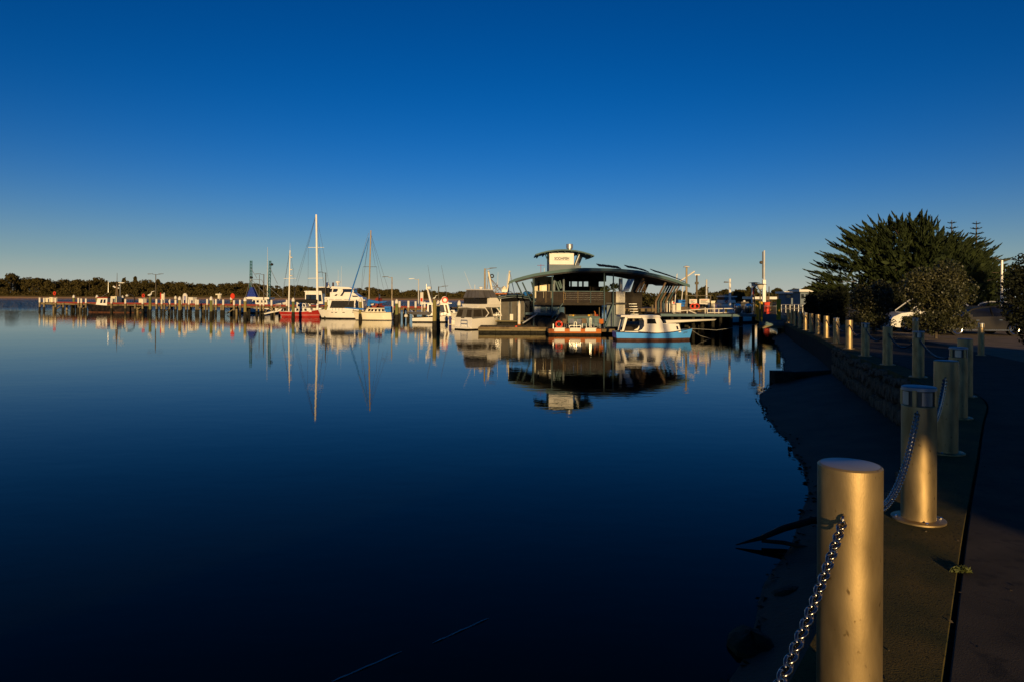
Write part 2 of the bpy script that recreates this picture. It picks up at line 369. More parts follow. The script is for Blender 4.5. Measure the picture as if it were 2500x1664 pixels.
# ------------------------------------------------------------------ sea wall with its stones
wall = thing('sea_wall', 'dark rough stone sea wall below the row of bollards, above the narrow beach', 'wall', (CL[40][0], CL[40][1], 0))
wc = MB(); k = 3; vs = []
for i in range(len(CL)):
    for o, z in ((-.20, g(CL[i][1])-.05), (-.22, .2), (-.2, -.6)):
        x, y = off(i, o); vs.append((x, y, z))
wc.add(vs, [(i*3+q, i*3+q+1, (i+1)*3+q+1, (i+1)*3+q) for i in range(len(CL)-1) for q in (0,1)])
x, y = CL[-1]
wc.add([(x-.25,y,-.6),(x+12,y+.4,-.6),(x+12,y+.4,g(y)-.02),(x-.25,y,g(y)-.02)], [(0,1,2,3)])
wc.build('wall_core', K['mortar'], wall)
stone_meshes = []
for q in range(9):
    r_ = random.Random(q+3); nq = 8; rings = []
    for (yy, sc) in ((.5,1.0),(-.15,1.0),(-.5,.66)):
        ring = []
        for j in range(nq):
            a_ = 2*math.pi*(j+.5)/nq; rx = .5*r_.uniform(.86,1.1)*sc
            cxp, czp = math.cos(a_), math.sin(a_)
            kx = 1/max(abs(cxp),abs(czp))**.55
            ring.append((cxp*rx*kx, yy+(r_.uniform(-.12,.12) if sc < 1 else 0), czp*rx*kx))
        rings.append(ring)
    vs = sum(rings, []); fs = [(i*nq+j, i*nq+(j+1)%nq, (i+1)*nq+(j+1)%nq, (i+1)*nq+j) for i in range(2) for j in range(nq)]+[tuple(range(2*nq,3*nq))]
    me = bpy.data.meshes.new('stone'); me.from_pydata(vs, [], fs); me.materials.append(K['stone']); me.update(); stone_meshes.append(me)
arc = [0.]
for a, b in zip(CL, CL[1:]): arc.append(arc[-1]+math.dist(a, b))
def pos_at(s):
    for i in range(len(arc)-1):
        if arc[i+1] >= s:
            t = (s-arc[i])/max(1e-6, arc[i+1]-arc[i]); return (CL[i][0]+(CL[i+1][0]-CL[i][0])*t, CL[i][1]+(CL[i+1][1]-CL[i][1])*t, CN[i])
    return (*CL[-1], CN[-1])
s_start = next(arc[i] for i in range(len(CL)) if CL[i][1] > 4.2); ns = 0
for row, (zc, hh) in enumerate(((.56,.46),(.97,.42),(1.27,.22))):
    s = s_start + rng.uniform(0,.2)
    while ns < 98*(row+1):
        wd = rng.uniform(.14,.32); x, y, nn = pos_at(s+wd/2)
        if y > 33: break
        o = bpy.data.objects.new('stone', stone_meshes[rng.randrange(9)]); COL.objects.link(o); o.parent = wall
        zt = zc + (g(y)-1.45)*.9
        ox = -.235 + rng.uniform(-.02,.02)
        o.location = Vector((x+nn.x*ox, y+nn.y*ox, zt+rng.uniform(-.07,.07))) - Vector(wall.location)
        ang = math.atan2(-nn.x, nn.y)+math.pi
        o.rotation_euler = (0, rng.uniform(-.22,.22), math.atan2(nn.y, nn.x)+rng.uniform(-.12,.12)+math.pi/2+math.pi)
        o.scale = (wd*.98, .20, hh*rng.uniform(.75,1.05))
        s += wd; ns += 1
# ------------------------------------------------------------------ bollards
BR, BH = .11, .94
def make_bollard(lamp):
    t = thing('lamp_bollard' if lamp else 'bollard', 'x', 'bollard', (0,0,0), 0.)
    top = BH-.13 if lamp else BH
    MB().lathe((0,0,0), [(BR,.008),(BR,top-.006),(BR-.006,top)], 40).build('post', K['bollard'], t, True)
    if lamp:
        hd = MB().lathe((0,0,0), [(BR-.016,top-.002),(BR-.016,BH-.02)], 32).build('lamp_head', K['lampdark'], t, True)
        MB().lathe((0,0,0), [(BR,BH-.026),(BR,BH-.004),(BR-.006,BH)], 40).build('cap', K['bollcap'], t, True)
        for a in range(4):
            m = MB(); th = R(a*90+10)
            m.tube([(math.cos(th)*(BR-.006), math.sin(th)*(BR-.006), top-.004), (math.cos(th)*(BR-.006), math.sin(th)*(BR-.006), BH-.02)], .016, 8)
            m.build('mullion', K['bollard'], t, True)
            m = MB(); vs = []; k = 7
            for j in range(k):
                q = R(a*90+10+24+ (42*j/(k-1)))
                for z in (top+.004, BH-.034): vs.append((math.cos(q)*(BR-.008), math.sin(q)*(BR-.008), z))
            m.add(vs, [(2*j,2*j+2,2*j+3,2*j+1) for j in range(k-1)]).build('reflector', K['lampglass'], hd, True)
    else:
        MB().lathe((0,0,0), [(BR-.006,BH-.002),(BR-.012,BH+.001)], 40).build('cap', K['bollcap'], t, True)
    fl = MB().lathe((0,0,0), [(BR+.062,.0),(BR+.062,.012),(BR+.055,.016)], 40).build('base_plate', K['bollard'], t, True)
    for a in range(4):
        th = R(45+a*90); MB().lathe((math.cos(th)*(BR+.035), math.sin(th)*(BR+.035), .014), [(.010,0),(.010,.008),(.006,.014)], 6).build('bolt', K['chrome'], fl)
    return t
blamp, bplain = make_bollard(True), make_bollard(False)
lampset = {2,4,6,8,10,14,15}
used = {True: False, False: False}
BLAB = {1:'brushed metal bollard nearest the viewer, cut off by the bottom edge',
 2:'lamp bollard with base plate, second from the viewer, lit on its lower half',
 3:'plain shaded bollard right behind the second lamp bollard',
 4:'shaded lamp bollard overlapping the taller plain bollard at the right end of the row',
 5:'plain shaded bollard farthest right, where the row bends back',
 6:'shaded lamp bollard left of the bend, in front of the big flowering shrub',
 7:'plain shaded bollard between two lamp bollards, below the white car nose',
 8:'shaded lamp bollard just right of the nearest sunlit bollard in the far row',
 9:'sunlit plain bollard standing alone between two shaded lamp bollards',
 10:'shaded lamp bollard left of the lone sunlit bollard',
 11:'rightmost of three neighbouring sunlit bollards in the far row',
 12:'middle of three neighbouring sunlit bollards in the far row',
 13:'leftmost of three neighbouring sunlit bollards in the far row',
 14:'dim lamp bollard just left of the three sunlit bollards',
 15:'second dim lamp bollard left of the three sunlit bollards',
 16:'rightmost of the small farthest sunlit bollards',
 17:'middle of the small farthest sunlit bollards',
 18:'last and smallest bollard of the row, near the footbridge'}
for i, (x, y) in enumerate(BPOS, 1):
    lm = i in lampset; src = blamp if lm else bplain
    o = copy_tree(src) if used[lm] else src
    used[lm] = True
    o.location = (x, y, g(y)); o.rotation_euler = (0,0,rng.uniform(-.3,.3) if lm and i != 2 else (R(35) if i == 2 else 0))
    tag(o, BLAB[i], 'bollard', 'metal bollards along the promenade edge')
for (px, yb, lab) in ((2236, 26.5, 'small lit-topped lamp bollard by the kerb behind the row, below the flowering shrub'), (2396, 20.0, 'dark slim lamp bollard standing alone in front of the charcoal car')):
    o = copy_tree(blamp); o.location = (xw(px, yb), yb, g(yb)-.004)
    if px == 2396: o.scale = (.75,.75,1.0)
    tag(o, lab, 'bollard', 'metal bollards along the promenade edge')
# ------------------------------------------------------------------ chains
def link_mesh(Lk, r, n=10, m=6):
    mb = MB(); pts = []
    hw = Lk*.34; hl = Lk*.5-hw*.0
    for j in range(n):
        t = 2*math.pi*j/n
        x = math.cos(t)*(Lk*.5); z = math.sin(t)*hw
        pts.append(Vector((x,0,z)))
    vs = []; fs = []
    for j, p in enumerate(pts):
        d = (pts[(j+1)%n]-pts[j-1]).normalized(); nrm = Vector((0,1,0)).cross(d)
        for q in range(m):
            a = 2*math.pi*q/m; vs.append(p + nrm*(math.cos(a)*r) + Vector((0,1,0))*(math.sin(a)*r))
    for j in range(n):
        for q in range(m): fs.append((j*m+q, ((j+1)%n)*m+q, ((j+1)%n)*m+(q+1)%m, j*m+(q+1)%m))
    mb.add(vs, fs); return mb
LP = .030
lm_ = link_mesh(LP*1.5, .0050, 14, 8)
lme = bpy.data.meshes.new('link'); lme.from_pydata(lm_.v, [], lm_.f); lme.materials.append(K['chain'])
lme.polygons.foreach_set('use_smooth', [True]*len(lme.polygons)); lme.update()
llow = link_mesh(LP*1.5*1.25, .008, 6, 4)
def chain(a, b, label, single, sag=.25, zf=.765):
    A = Vector((a[0], a[1], g(a[1])+zf)); B = Vector((b[0], b[1], g(b[1])+zf))
    d = (B-A).normalized(); A = A+d*(BR+.012); B = B-d*(BR+.012)
    t = thing('chain', label, 'chain', A, group='chains hung between the bollards')
    P = []
    nn_ = 400
    for k in range(nn_+1):
        q = k/nn_; p = A.lerp(B, q); p.z -= 4*sag*q*(1-q); P.append(p)
    MB().torus(A-d*.004, .016, .005, 12, 6, Vector((-d.y,d.x,0))).build('eye', K['chain'], t, True)
    MB().torus(B+d*.004, .016, .005, 12, 6, Vector((-d.y,d.x,0))).build('eye', K['chain'], t, True)
    step = LP if single else LP*1.25
    acc = 0.; k = 0; big = MB()
    for p, q in zip(P, P[1:]):
        acc += (q-p).length
        if acc >= step:
            acc -= step; k += 1
            dd = (q-p).normalized(); rot = dd.to_track_quat('X', 'Z').to_matrix().to_4x4() @ Matrix.Rotation(math.pi/2*(k%2)+.4, 4, 'X')
            if single:
                o = bpy.data.objects.new('link', lme); COL.objects.link(o); o.parent = t
                o.matrix_basis = Matrix.Translation(q-A) @ rot
            else:
                mt = Matrix.Translation(q) @ rot; big.add([mt @ Vector(v) for v in llow.v], llow.f)
    if not single: tag(big.build('links', K['chain'], t, True), kind='stuff')
CHL = ['galvanised chain running from the nearest bollard towards the viewer at lower left',
 'galvanised chain drooping between the nearest bollard and the second, lamp bollard',
 'chain hanging from the third bollard down behind the second, lamp bollard',
 'chain between the third bollard and the lamp bollard behind it',
 'short chain at the bend of the bollard row', 'chain sagging left from the farthest right bollard to the next lamp bollard',
 'chain between the shaded lamp bollard below the shrub and the plain one left of it',
 'chain between the plain shaded bollard and the lamp bollard left of it',
 'chain hanging from the lone sunlit bollard to the shaded lamp bollard on its right',
 'chain from the lone sunlit bollard to the shaded lamp bollard on its left',
 'chain from the shaded lamp bollard to the rightmost of the three sunlit bollards',
 'chain between the rightmost and middle of the three sunlit bollards',
 'chain between the middle and leftmost of the three sunlit bollards',
 'chain left of the three sunlit bollards', 'faint chain between the two dim lamp bollards',
 'faint chain left of the two dim lamp bollards']
pts = [(-.42,.2)] + BPOS
for i in range(16): chain(pts[i+1] if i == 0 else pts[i], pts[i] if i == 0 else pts[i+1], CHL[i], i < 2, .22 if i == 0 else .25)
# ------------------------------------------------------------------ things on the beach and in the shallows
def rock(name, label, c, sx_, sy_, sz_, seed):
    r_ = random.Random(seed); mb = MB(); n = 12; m = 8; vs = []; fs = []
    ph = [r_.uniform(0,6.28) for _ in range(6)]
    for i in range(m+1):
        th = math.pi*i/m
        for j in range(n):
            a = 2*math.pi*j/n
            k = 1 + .16*math.sin(2*a+ph[0])*math.sin(th) + .11*math.sin(3*a+ph[1]) + .09*math.cos(3*th+ph[2]) + r_.uniform(-.05,.05)
            vs.append((c[0]+sx_*k*math.sin(th)*math.cos(a), c[1]+sy_*k*math.sin(th)*math.sin(a), c[2]+sz_*k*math.cos(th)))
    for i in range(m):
        for j in range(n): fs.append((i*n+j, (i+1)*n+j, (i+1)*n+(j+1)%n, i*n+(j+1)%n))
    o = MB().add(vs, fs).build(name, K['weed'], None, True); return tag(o, label, 'rock')
p = at(1828,1570,5.95); rock('rock', 'large dark weedy rock in the shallows, left of the nearest bollard', (p.x, 5.9, -.02), .17,.30,.14, 3)
p = at(1920,1455,6.9); rock('rock', 'flat dark rock at the water edge above the larger rock', (p.x+.05, 6.8, 0.0), .26,.20,.09, 5)
p = at(2003,1355,8); rock('rock', 'small dark stone at the sandy edge beside the driftwood', (p.x, 7.6, .01), .12,.1,.06, 8)
dw = thing('driftwood', 'forked dark driftwood branch poking out of the shallows', 'driftwood', (3.3,8.3,0))
P0 = Vector((2.72,8.25,.02)); 
MB().tube([P0, (3.05,8.3,.09), (3.35,8.4,.17), (3.75,8.5,.24), (4.3,8.4,.27)], [.006,.03,.042,.045,.05], 8).build('branch', K['drift'], dw, True)
MB().tube([(3.05,8.3,.055), (3.3,8.25,.05), (3.55,8.12,.03)], [.022,.026,.024], 8).build('fork', K['drift'], dw, True)
for (a, b, lab) in (((815,1664),(985,1590),'nearer length of pale rope floating at the bottom edge of the water'), ((1060,1570),(1198,1508),'farther thin length of pale rope floating on the dark water')):
    q = []
    for k in range(9):
        t = k/8; px = a[0]+(b[0]-a[0])*t; py = a[1]+(b[1]-a[1])*t; v = (py-724)-(px-1250)*.0051
        Y = F*3.0/v; q.append(((px-1250)/F*Y, Y, 0.005+.003*math.sin(k*2.1)))
    tag(MB().tube(q, [.002]+[.006]*7+[.002], 5).build('rope', K['rope'], None, True), lab, 'rope')
dr = thing('storm_drain', 'dark storm drain outlet reaching from the sea wall over the beach', 'drain', (9.9,24.2,0))
MB().box(9.25,9.95,24.0,24.5,-.2,.42).build('headwall', K['mortar'], dr)
MB().tube([(9.9,24.3,.26),(11.6,24.6,.30)], .13, 12).build('pipe', K['mortar'], dr, True)

def leaf_quads(C, size, aspect=1.6, flat=0.):
    """one folded quad per point, random facing; returns verts, faces arrays"""
    n = len(C); a = nrg.normal(size=(n,3)); a[:,2] *= (1-flat); a /= np.linalg.norm(a,axis=1)[:,None]
    b = nrg.normal(size=(n,3)); b -= a*(a*b).sum(1)[:,None]; b /= np.linalg.norm(b,axis=1)[:,None]
    s = size*nrg.uniform(.6,1.35,size=(n,1)); A = a*s*aspect*.5; B = b*s*.5
    V = np.stack([C-A, C+B, C+A, C-B], 1).reshape(-1,3)
    Fc = np.arange(4*n).reshape(n,4)
    return V, Fc
def mesh_np(name, V, Fc, mat, parent=None):
    o3 = ORG.get(parent.name, Vector((0,0,0))) if parent else Vector((0,0,0))
    V = V - np.array(o3)[None,:]
    me = bpy.data.meshes.new(name); n = len(Fc); k = Fc.shape[1]
    me.vertices.add(len(V)); me.vertices.foreach_set('co', V.astype(np.float32).ravel())
    me.loops.add(n*k); me.loops.foreach_set('vertex_index', Fc.astype(np.int32).ravel())
    me.polygons.add(n); me.polygons.foreach_set('loop_start', np.arange(0, n*k, k, dtype=np.int32))
    me.polygons.foreach_set('loop_total', np.full(n, k, dtype=np.int32))
    me.update(calc_edges=True); me.validate(); me.materials.append(mat)
    o = bpy.data.objects.new(name, me); COL.objects.link(o)
    if parent: o.parent = parent
    ORG[o.name] = o3; return o
def ball(c, r, n, shell=.55):
    d = nrg.normal(size=(n,3)); d /= np.linalg.norm(d,axis=1)[:,None]
    q = (shell + (1-shell)*nrg.uniform(0,1,size=(n,1))**.6)
    return np.array(c)[None,:] + d*q*np.array(r)[None,:]
# wrack of weed and small stones along the waterline
Cw = []
for i in range(len(CL)):
    if not (2 < CL[i][1] < 45): continue
    for q in range(6):
        o_ = -.3-shore(i)+abs(rng.gauss(0,.10)); f = rng.random(); j = min(i+1, len(CL)-1)
        xa_, ya_ = off(i, o_); xb2, yb2 = off(j, o_); Cw.append((xa_+(xb2-xa_)*f, ya_+(yb2-ya_)*f, .012+rng.uniform(-.008,.012)+max(0,(o_+.3+shore(i)))*.12))
V, Fc = leaf_quads(np.array(Cw), .035, 2.4, .85)
tag(mesh_np('beach_wrack', V, Fc, K['weed']), 'dark weed and litter along the waterline', 'wrack', kind='stuff')
x, y, nn = pos_at(next(arc[i] for i in range(len(CL)) if CL[i][1] > 4.05)); cx, cy = x+nn.x*.28, y+nn.y*.28
Cw = []
for q in range(80):
    i_ = rng.uniform(0,1); sl_ = next(arc[i] for i in range(len(CL)) if CL[i][1] > 1.5)+rng.uniform(0,7); xa_, ya_, n_ = pos_at(sl_); o_ = rng.choice((rng.uniform(-.22,.25), rng.gauss(.28,.03), rng.uniform(.3,1.6)))
    Cw.append((xa_+n_.x*o_, ya_+n_.y*o_, g(ya_)+.004))
V, Fc = leaf_quads(np.array(Cw), .010, 2.0, .9)
tag(mesh_np('leaf_litter', V, Fc, K['bark']), 'dry leaf litter and grit on the coping and path', 'litter', kind='stuff')
V, Fc = leaf_quads(ball((cx, cy, g(cy)+.012), (.06,.035,.014), 130, .1), .012, 3.2)
tag(mesh_np('weed', V, Fc, K['grass']), 'small green weed growing in the joint beside the coping', 'weed')
# ------------------------------------------------------------------ trees
def tree(name, label, base, lumps, leaf, nleaf, mat, trunk_r=.12, group=None, cat='tree', trunk_top=None, aspect=1.6, limbs=True):
    t = thing(name, label, cat, base, group=group)
    C = []; tot = sum(l[1][0]*l[1][1]*0+l[1][0]*l[1][2] for l in lumps)
    for c, r in lumps: C.append(ball(c, r, max(20, int(nleaf*r[0]*r[2]/tot))))
    V, Fc = leaf_quads(np.concatenate(C), leaf, aspect); mesh_np('crown', V, Fc, mat, t)
    m = MB(); b = Vector(base); tt = Vector(trunk_top) if trunk_top else Vector((lumps[0][0][0], lumps[0][0][1], lumps[0][0][2]))
    m.tube([b-Vector((0,0,.1)), b.lerp(tt,.5)+Vector((trunk_r*.5,0,0)), tt], [trunk_r, trunk_r*.75, trunk_r*.4], 7)
    if limbs:
        for c, r in lumps[:8]: m.tube([b.lerp(tt,.35), b.lerp(Vector(c),.75), c], [trunk_r*.45, trunk_r*.3, trunk_r*.1], 5)
    m.build('trunk', K['bark'], t, True)
    return t
def lump_set(c, r, n, seed, k=.5):
    r_ = random.Random(seed); out = []
    for i in range(n):
        a = r_.uniform(0,6.28); e = r_.uniform(-.5,1.); q = r_.uniform(.35,.8)
        s = r_.uniform(.75,1.2)*k
        out.append(((c[0]+r[0]*q*math.cos(a)*math.cos(e), c[1]+r[1]*q*math.sin(a)*math.cos(e), c[2]+r[2]*q*math.sin(e)), (r[0]*s, r[1]*s, r[2]*s)))
    return out
# big cypress
def cypress():
    Yc = 44.0; base = at(2225, 775, Yc); base.z = g(Yc)
    t = thing('cypress_tree', 'broad dark cypress with upswept spiky branches behind the parked cars', 'tree', base)
    lowz = base.z
    apex = zw(2225,535,Yc)-lowz; hw = xw(2450,Yc)-xw(2225,Yc)
    V = []; Fs = []; n0 = 0; tr = MB()
    tr.tube([base, base+Vector((.2,0,1.6)), base+Vector((.1,0,4.0))], [.42,.33,.15], 10)
    tips = 0
    SIL = [(1984,742),(1978,704),(1992,676),(1998,622),(2042,588),(2072,560),(2104,552),(2160,533),(2196,541),(2240,530),(2262,524),(2290,556),(2330,566),(2362,580),(2400,600),(2420,618),(2446,640),(2462,664),(2466,700),(2452,744)]
    def sil(u):
        k = u*(len(SIL)-1); i = min(int(k), len(SIL)-2); f = k-i
        return SIL[i][0]+(SIL[i+1][0]-SIL[i][0])*f, SIL[i][1]+(SIL[i+1][1]-SIL[i][1])*f
    core = []
    for q in range(720):
        u = rng.random(); px_, py_ = sil(u); dep = rng.uniform(-1,1)
        edge = q % 5 < 2
        inn = rng.uniform(.90,1.06) if edge else rng.uniform(.22,.88)
        cx_, cy_ = 2225, 745
        px_ = cx_+(px_-cx_)*inn+rng.uniform(-10,10); py_ = cy_+(py_-cy_)*inn+rng.uniform(-5,5)
        tip = at(px_, py_, Yc); tip.y = Yc + dep*hw*(.15 if edge else .55*math.sqrt(max(.05,1-inn*inn)))
        if not edge: tip.y = Yc - abs(tip.y-Yc)
        ox = (tip.x-base.x)/hw; oz = (tip.z-lowz)/(apex+.01)
        dirv = Vector((ox*1.5+rng.uniform(-.35,.35), -.25 if not edge else rng.uniform(-.3,.3), .32+.55*oz*(1-abs(ox)*.5)+rng.uniform(-.1,.25))).normalized()
        ln = rng.uniform(1.3,2.4) if edge else rng.uniform(.9,1.5)
        root = tip - dirv*ln + Vector((0,0,.10*ln)); mid = root.lerp(tip,.55) - Vector((0,0,.13*ln))
        if not edge: core.append(tuple(root))
        if q % 9 == 0: tr.tube([base+Vector((0,0,1.2+rng.uniform(0,1.5))), base.lerp(root,.7)+Vector((0,0,.4)), root, mid], [.12,.07,.04,.015], 5)
        nl = int(50+ln*46)
        ts = nrg.uniform(.05,1,size=nl)**.85; ts.sort()
        Pn = np.array([(root*(1-u_)**2 + mid*(2*u_*(1-u_)) + tip*u_*u_) for u_ in ts])
        axis = np.array((tip-mid).normalized())
        out = nrg.normal(size=(nl,3)); out -= axis*(out@axis)[:,None]; out /= np.linalg.norm(out,axis=1)[:,None]
        out[:,2] *= .6
        wdt = ((1-ts)[:,None]**.9)*(.25 if edge else .36) + .006
        d = axis[None,:]*1.0 + out*.7*(1.02-ts)[:,None]*nrg.uniform(.3,1,size=(nl,1)); d[:,2] += .10; d /= np.linalg.norm(d,axis=1)[:,None]
        Cn = Pn + out*wdt*nrg.uniform(.1,.9,size=(nl,1))
        Ln = nrg.uniform(.20,.42,size=(nl,1))*(1.1-.5*ts)[:,None]
        sd = np.cross(d, nrg.normal(size=(nl,3))); sd /= np.linalg.norm(sd,axis=1)[:,None]
        W = sd*nrg.uniform(.02,.042,size=(nl,1))
        V.append(np.stack([Cn, Cn+d*Ln*.45+W, Cn+d*Ln, Cn+d*Ln*.45-W],1).reshape(-1,3))
    cc = np.array(core); cc = np.repeat(cc, 14, 0) + nrg.normal(size=(len(cc)*14,3))*.28
    V.append(leaf_quads(cc, .20, 2.6)[0])
    V = np.concatenate(V); Fc = np.arange(len(V)).reshape(-1,4)
    mesh_np('crown', V, Fc, K['cypress'], t); tr.build('trunk', K['bark'], t, True)
cypress()
def shrub(label, px, pyb, pyt, wpx, Y, mat, seed, n=5200, leaf=.062, k=.5, nl=14):
    b = at(px, pyb, Y); b.z = g(Y); top = zw(px, pyt, Y); r = wpx/F*Y/2; h = (top-b.z)
    tree('coastal_shrub', label, b, [((b.x,b.y,b.z+h*.45),(r*.7,r*.6,h*.42))]+lump_set((b.x,b.y,b.z+h*.56),(r*.9,r*.8,h*.46),nl,seed,k)+lump_set((b.x,b.y-.1,b.z+h*.22),(r*.95,r*.8,h*.2),nl//2+3,seed+100,k*.9), leaf, n, mat, .06, 'shrubs beside the car park', 'shrub')
shrub('large rounded shrub with pale sunlit leaf tips in front of the charcoal car', 2285, 822, 645, 165, 29.5, K['shrub'], 11, 22000, nl=24)
shrub('olive green shrub covering the tail of the white car, left of the larger shrub', 2133, 792, 675, 112, 33.0, K['shrub'], 12, 14000, nl=20)
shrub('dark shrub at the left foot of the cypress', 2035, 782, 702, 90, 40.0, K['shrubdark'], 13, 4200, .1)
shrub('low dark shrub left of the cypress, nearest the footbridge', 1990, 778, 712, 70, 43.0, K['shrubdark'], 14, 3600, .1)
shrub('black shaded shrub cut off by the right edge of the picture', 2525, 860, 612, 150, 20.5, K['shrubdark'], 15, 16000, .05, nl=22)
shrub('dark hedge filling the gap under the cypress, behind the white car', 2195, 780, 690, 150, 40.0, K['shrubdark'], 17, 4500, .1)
def norfolk(label, px, ptop, Y, H):
    tp = at(px, ptop, Y); b = Vector((tp.x, tp.y, tp.z-H)); t = thing('norfolk_pine', label, 'tree', b, group='norfolk pines behind the cypress')
    MB().tube([b, tp], [.22,.02], 7).build('trunk', K['bark'], t, True)
    V = []; z = H-.25
    while z > 1.5:
        ln = .22 + (H-z)*.26; nb = 7; a0 = rng.uniform(0,6.28)
        for j in range(nb):
            a = a0 + 6.28*j/nb; d = np.array((math.cos(a), math.sin(a), .10)); s = np.array((-math.sin(a), math.cos(a), 0))
            for k in range(10):
                u = (k+.5)/10; c = np.array((tp.x, tp.y, b.z+z)) + d*ln*u + np.array((0,0,.18*ln*u*u))
                w_ = (.08+.13*(1-u))*min(1.4,ln)
                V += [c-s*w_, c+d*ln*.12, c+s*w_, c+np.array((0,0,.05+.05*ln))]
        z -= .38 + (H-z)*.035
    V = np.array(V); mesh_np('needles', V, np.arange(len(V)).reshape(-1,4), K['pine'], t)
norfolk('norfolk pine spire rising above the right side of the cypress', 2384, 540, 52.0, 7.2)
norfolk('smaller norfolk pine spire poking out of the cypress top', 2324, 538, 50.0, 7.0)
# town trees on the right, far side
tl = [('round dark tree behind the notice boards', 1716, 702, 26, 36, 190), ('low bushy tree left of the notice boards', 1668, 713, 40, 30, 185), ('leafy tree behind the white cabin boat', 1768, 707, 36, 34, 190),
 ('broad tree between the lamp mast and the cabin boat', 1808, 706, 50, 40, 180), ('tree right behind the twin plaza lamps', 1836, 703, 30, 40, 170), ('flat topped tree standing alone right of the tall mast', 1899, 707, 22, 14, 160),
 ('bushy tree in front of the white houses', 1925, 722, 50, 34, 150), ('tree crown above the white house roof', 1938, 706, 34, 22, 175), ('tall tree on the rise left of the cypress', 1975, 697, 60, 50, 170), ('spreading tree half hidden by the cypress edge', 2010, 690, 50, 55, 165),
 ('distant tree between the mast and the bridge posts', 1882, 716, 30, 22, 200), ('low tree line end beside the slanted struts', 1640, 716, 50, 26, 220),
 ('dark tree beyond the street lamp at the right edge', 2470, 640, 130, 90, 70)]
for i, (lab, px, pt, wp, hp, Y) in enumerate(tl):
    top = at(px, pt, Y); s = Y/F; hh = hp*s; r = wp*s/2; gz = 1.2
    c = (top.x, Y, top.z-hh/2)
    tree('town_tree', lab, (top.x, Y, gz), [(c,(r*.75,r*.75,hh*.4))]+lump_set(c,(r,r,hh*.5),9,50+i,.42), .0042*Y if Y > 100 else .2, 1500, K['forestR'], .012*hh+.12, 'trees around the town shore')
V = []
for q in range(70):
    px = rng.uniform(1560,2020); Y = rng.uniform(205,260); tp = zw(px, rng.uniform(709,722), Y); r = rng.uniform(2.2,4.0)
    V.append(leaf_quads(np.concatenate([ball((xw(px,Y),Y,tp-r*.8),(r,r,r*.8),110,.5), ball((xw(px,Y)+rng.uniform(-2,2),Y,(tp+1)*.45),(r,r,max(1.,tp*.45)),90,.5)]), .6, 1.5)[0])
V = np.concatenate(V)
tag(mesh_np('town_woodland', V, np.arange(len(V)).reshape(-1,4), K['forestR']), 'low wood along the town shore behind the marina', 'wood', kind='stuff')
# ------------------------------------------------------------------ far shore: bank, beach, forest
YF = 470.0
fb = MB(); vs = []; xs = list(range(-900, 321, 20))
for x in xs:
    w1 = 3*math.sin(x*.013)+2*math.sin(x*.041)
    vs += [(x,YF-2+w1,-.4),(x,YF+6+w1,.9),(x,YF+16+w1,1.0),(x,YF+17+w1,1.2),(x,YF+24+w1,2.4+.3*math.sin(x*.05)),(x,YF+300,4)]
k = 6; n = len(xs)
o = MB().add(vs, [(i*k+q, (i+1)*k+q, (i+1)*k+q+1, i*k+q+1) for i in range(n-1) for q in (0,1)]).build('far_beach', K['farsand']); tag(o, kind='structure')
o = MB().add(vs, [(i*k+q, (i+1)*k+q, (i+1)*k+q+1, i*k+q+1) for i in range(n-1) for q in (2,3,4)]).build('far_bank', K['faroak']); tag(o, kind='structure')
def skyline(px):   # tree top row of the far wood, photo pixels
    P_ = [(-300,690),(0,687),(25,668),(50,682),(85,678),(110,684),(160,680),(200,682),(245,677),(262,684),(300,688),(345,684),(400,690),(440,690),(470,688),(520,693),(560,692),(590,690),(640,697),(700,699),(740,697),(780,703),(830,705),(880,705),(910,703),(950,708),(1000,708),(1040,710),(1090,714),(1150,714),(1230,717),(1700,722),(2200,722)]
    for a, b in zip(P_, P_[1:]):
        if a[0] <= px <= b[0]: return a[1]+(b[1]-a[1])*(px-a[0])/(b[0]-a[0])
    return 720
V = []; TRK = MB()
for q in range(560):
    px = rng.uniform(-120, 1560); Y = YF + rng.uniform(26, 62); fr = q % 3
    top = zw(px, skyline(px)+rng.uniform(-2.0,4), Y)
    if fr: top *= rng.uniform(.45,.92)
    x = xw(px, Y); r = rng.uniform(2.2,5.0); hh = min(top*.55, rng.uniform(3.5,7)); cz = top-hh*.5
    C = [ball((x, Y, cz), (r, r, hh*.5), 90, .6)]
    for j in range(4):
        a = rng.uniform(0,6.28); C.append(ball((x+r*.7*math.cos(a), Y-abs(r*.6*math.sin(a)), cz+rng.uniform(-.3,.35)*hh), (r*.5,r*.5,hh*.24), 55, .6))
    v_, f_ = leaf_quads(np.concatenate(C), .75, 1.5); V.append(v_)
    if q % 2 == 0: TRK.tube([(x,Y,2),(x+rng.uniform(-.6,.6),Y,cz)], [.22,.1], 4, False)
for q in range(300):   # deeper rows close the gaps
    px = rng.uniform(-120, 1560); Y = YF + rng.uniform(64, 80); top = zw(px, skyline(px)+rng.uniform(3,9), Y); x = xw(px, Y); r = rng.uniform(3.5,6)
    V.append(leaf_quads(np.concatenate([ball((x, Y, top-3), (r, r, 3), 90, .4), ball((x, Y, top*.42), (r, r, top*.42), 110, .4)]), 1.0, 1.5)[0])
for q in range(420):   # undergrowth along the bank
    px = rng.uniform(-120, 1560); Y = YF + rng.uniform(19, 26); x = xw(px, Y); r = rng.uniform(1.5,3.4)
    v_, f_ = leaf_quads(ball((x, Y, 2.6+r*.35), (r, r*.7, r*rng.uniform(.6,1.0)), 70, .6), .7, 1.5); V.append(v_)
V = np.concatenate(V)
tag(mesh_np('forest', V, np.arange(len(V)).reshape(-1,4), K['forest']), 'dark coastal forest lining the far shore', 'forest', kind='stuff')
tag(TRK.build('forest_trunks', K['bark']), 'pale trunks inside the far shore forest', 'forest', kind='stuff')
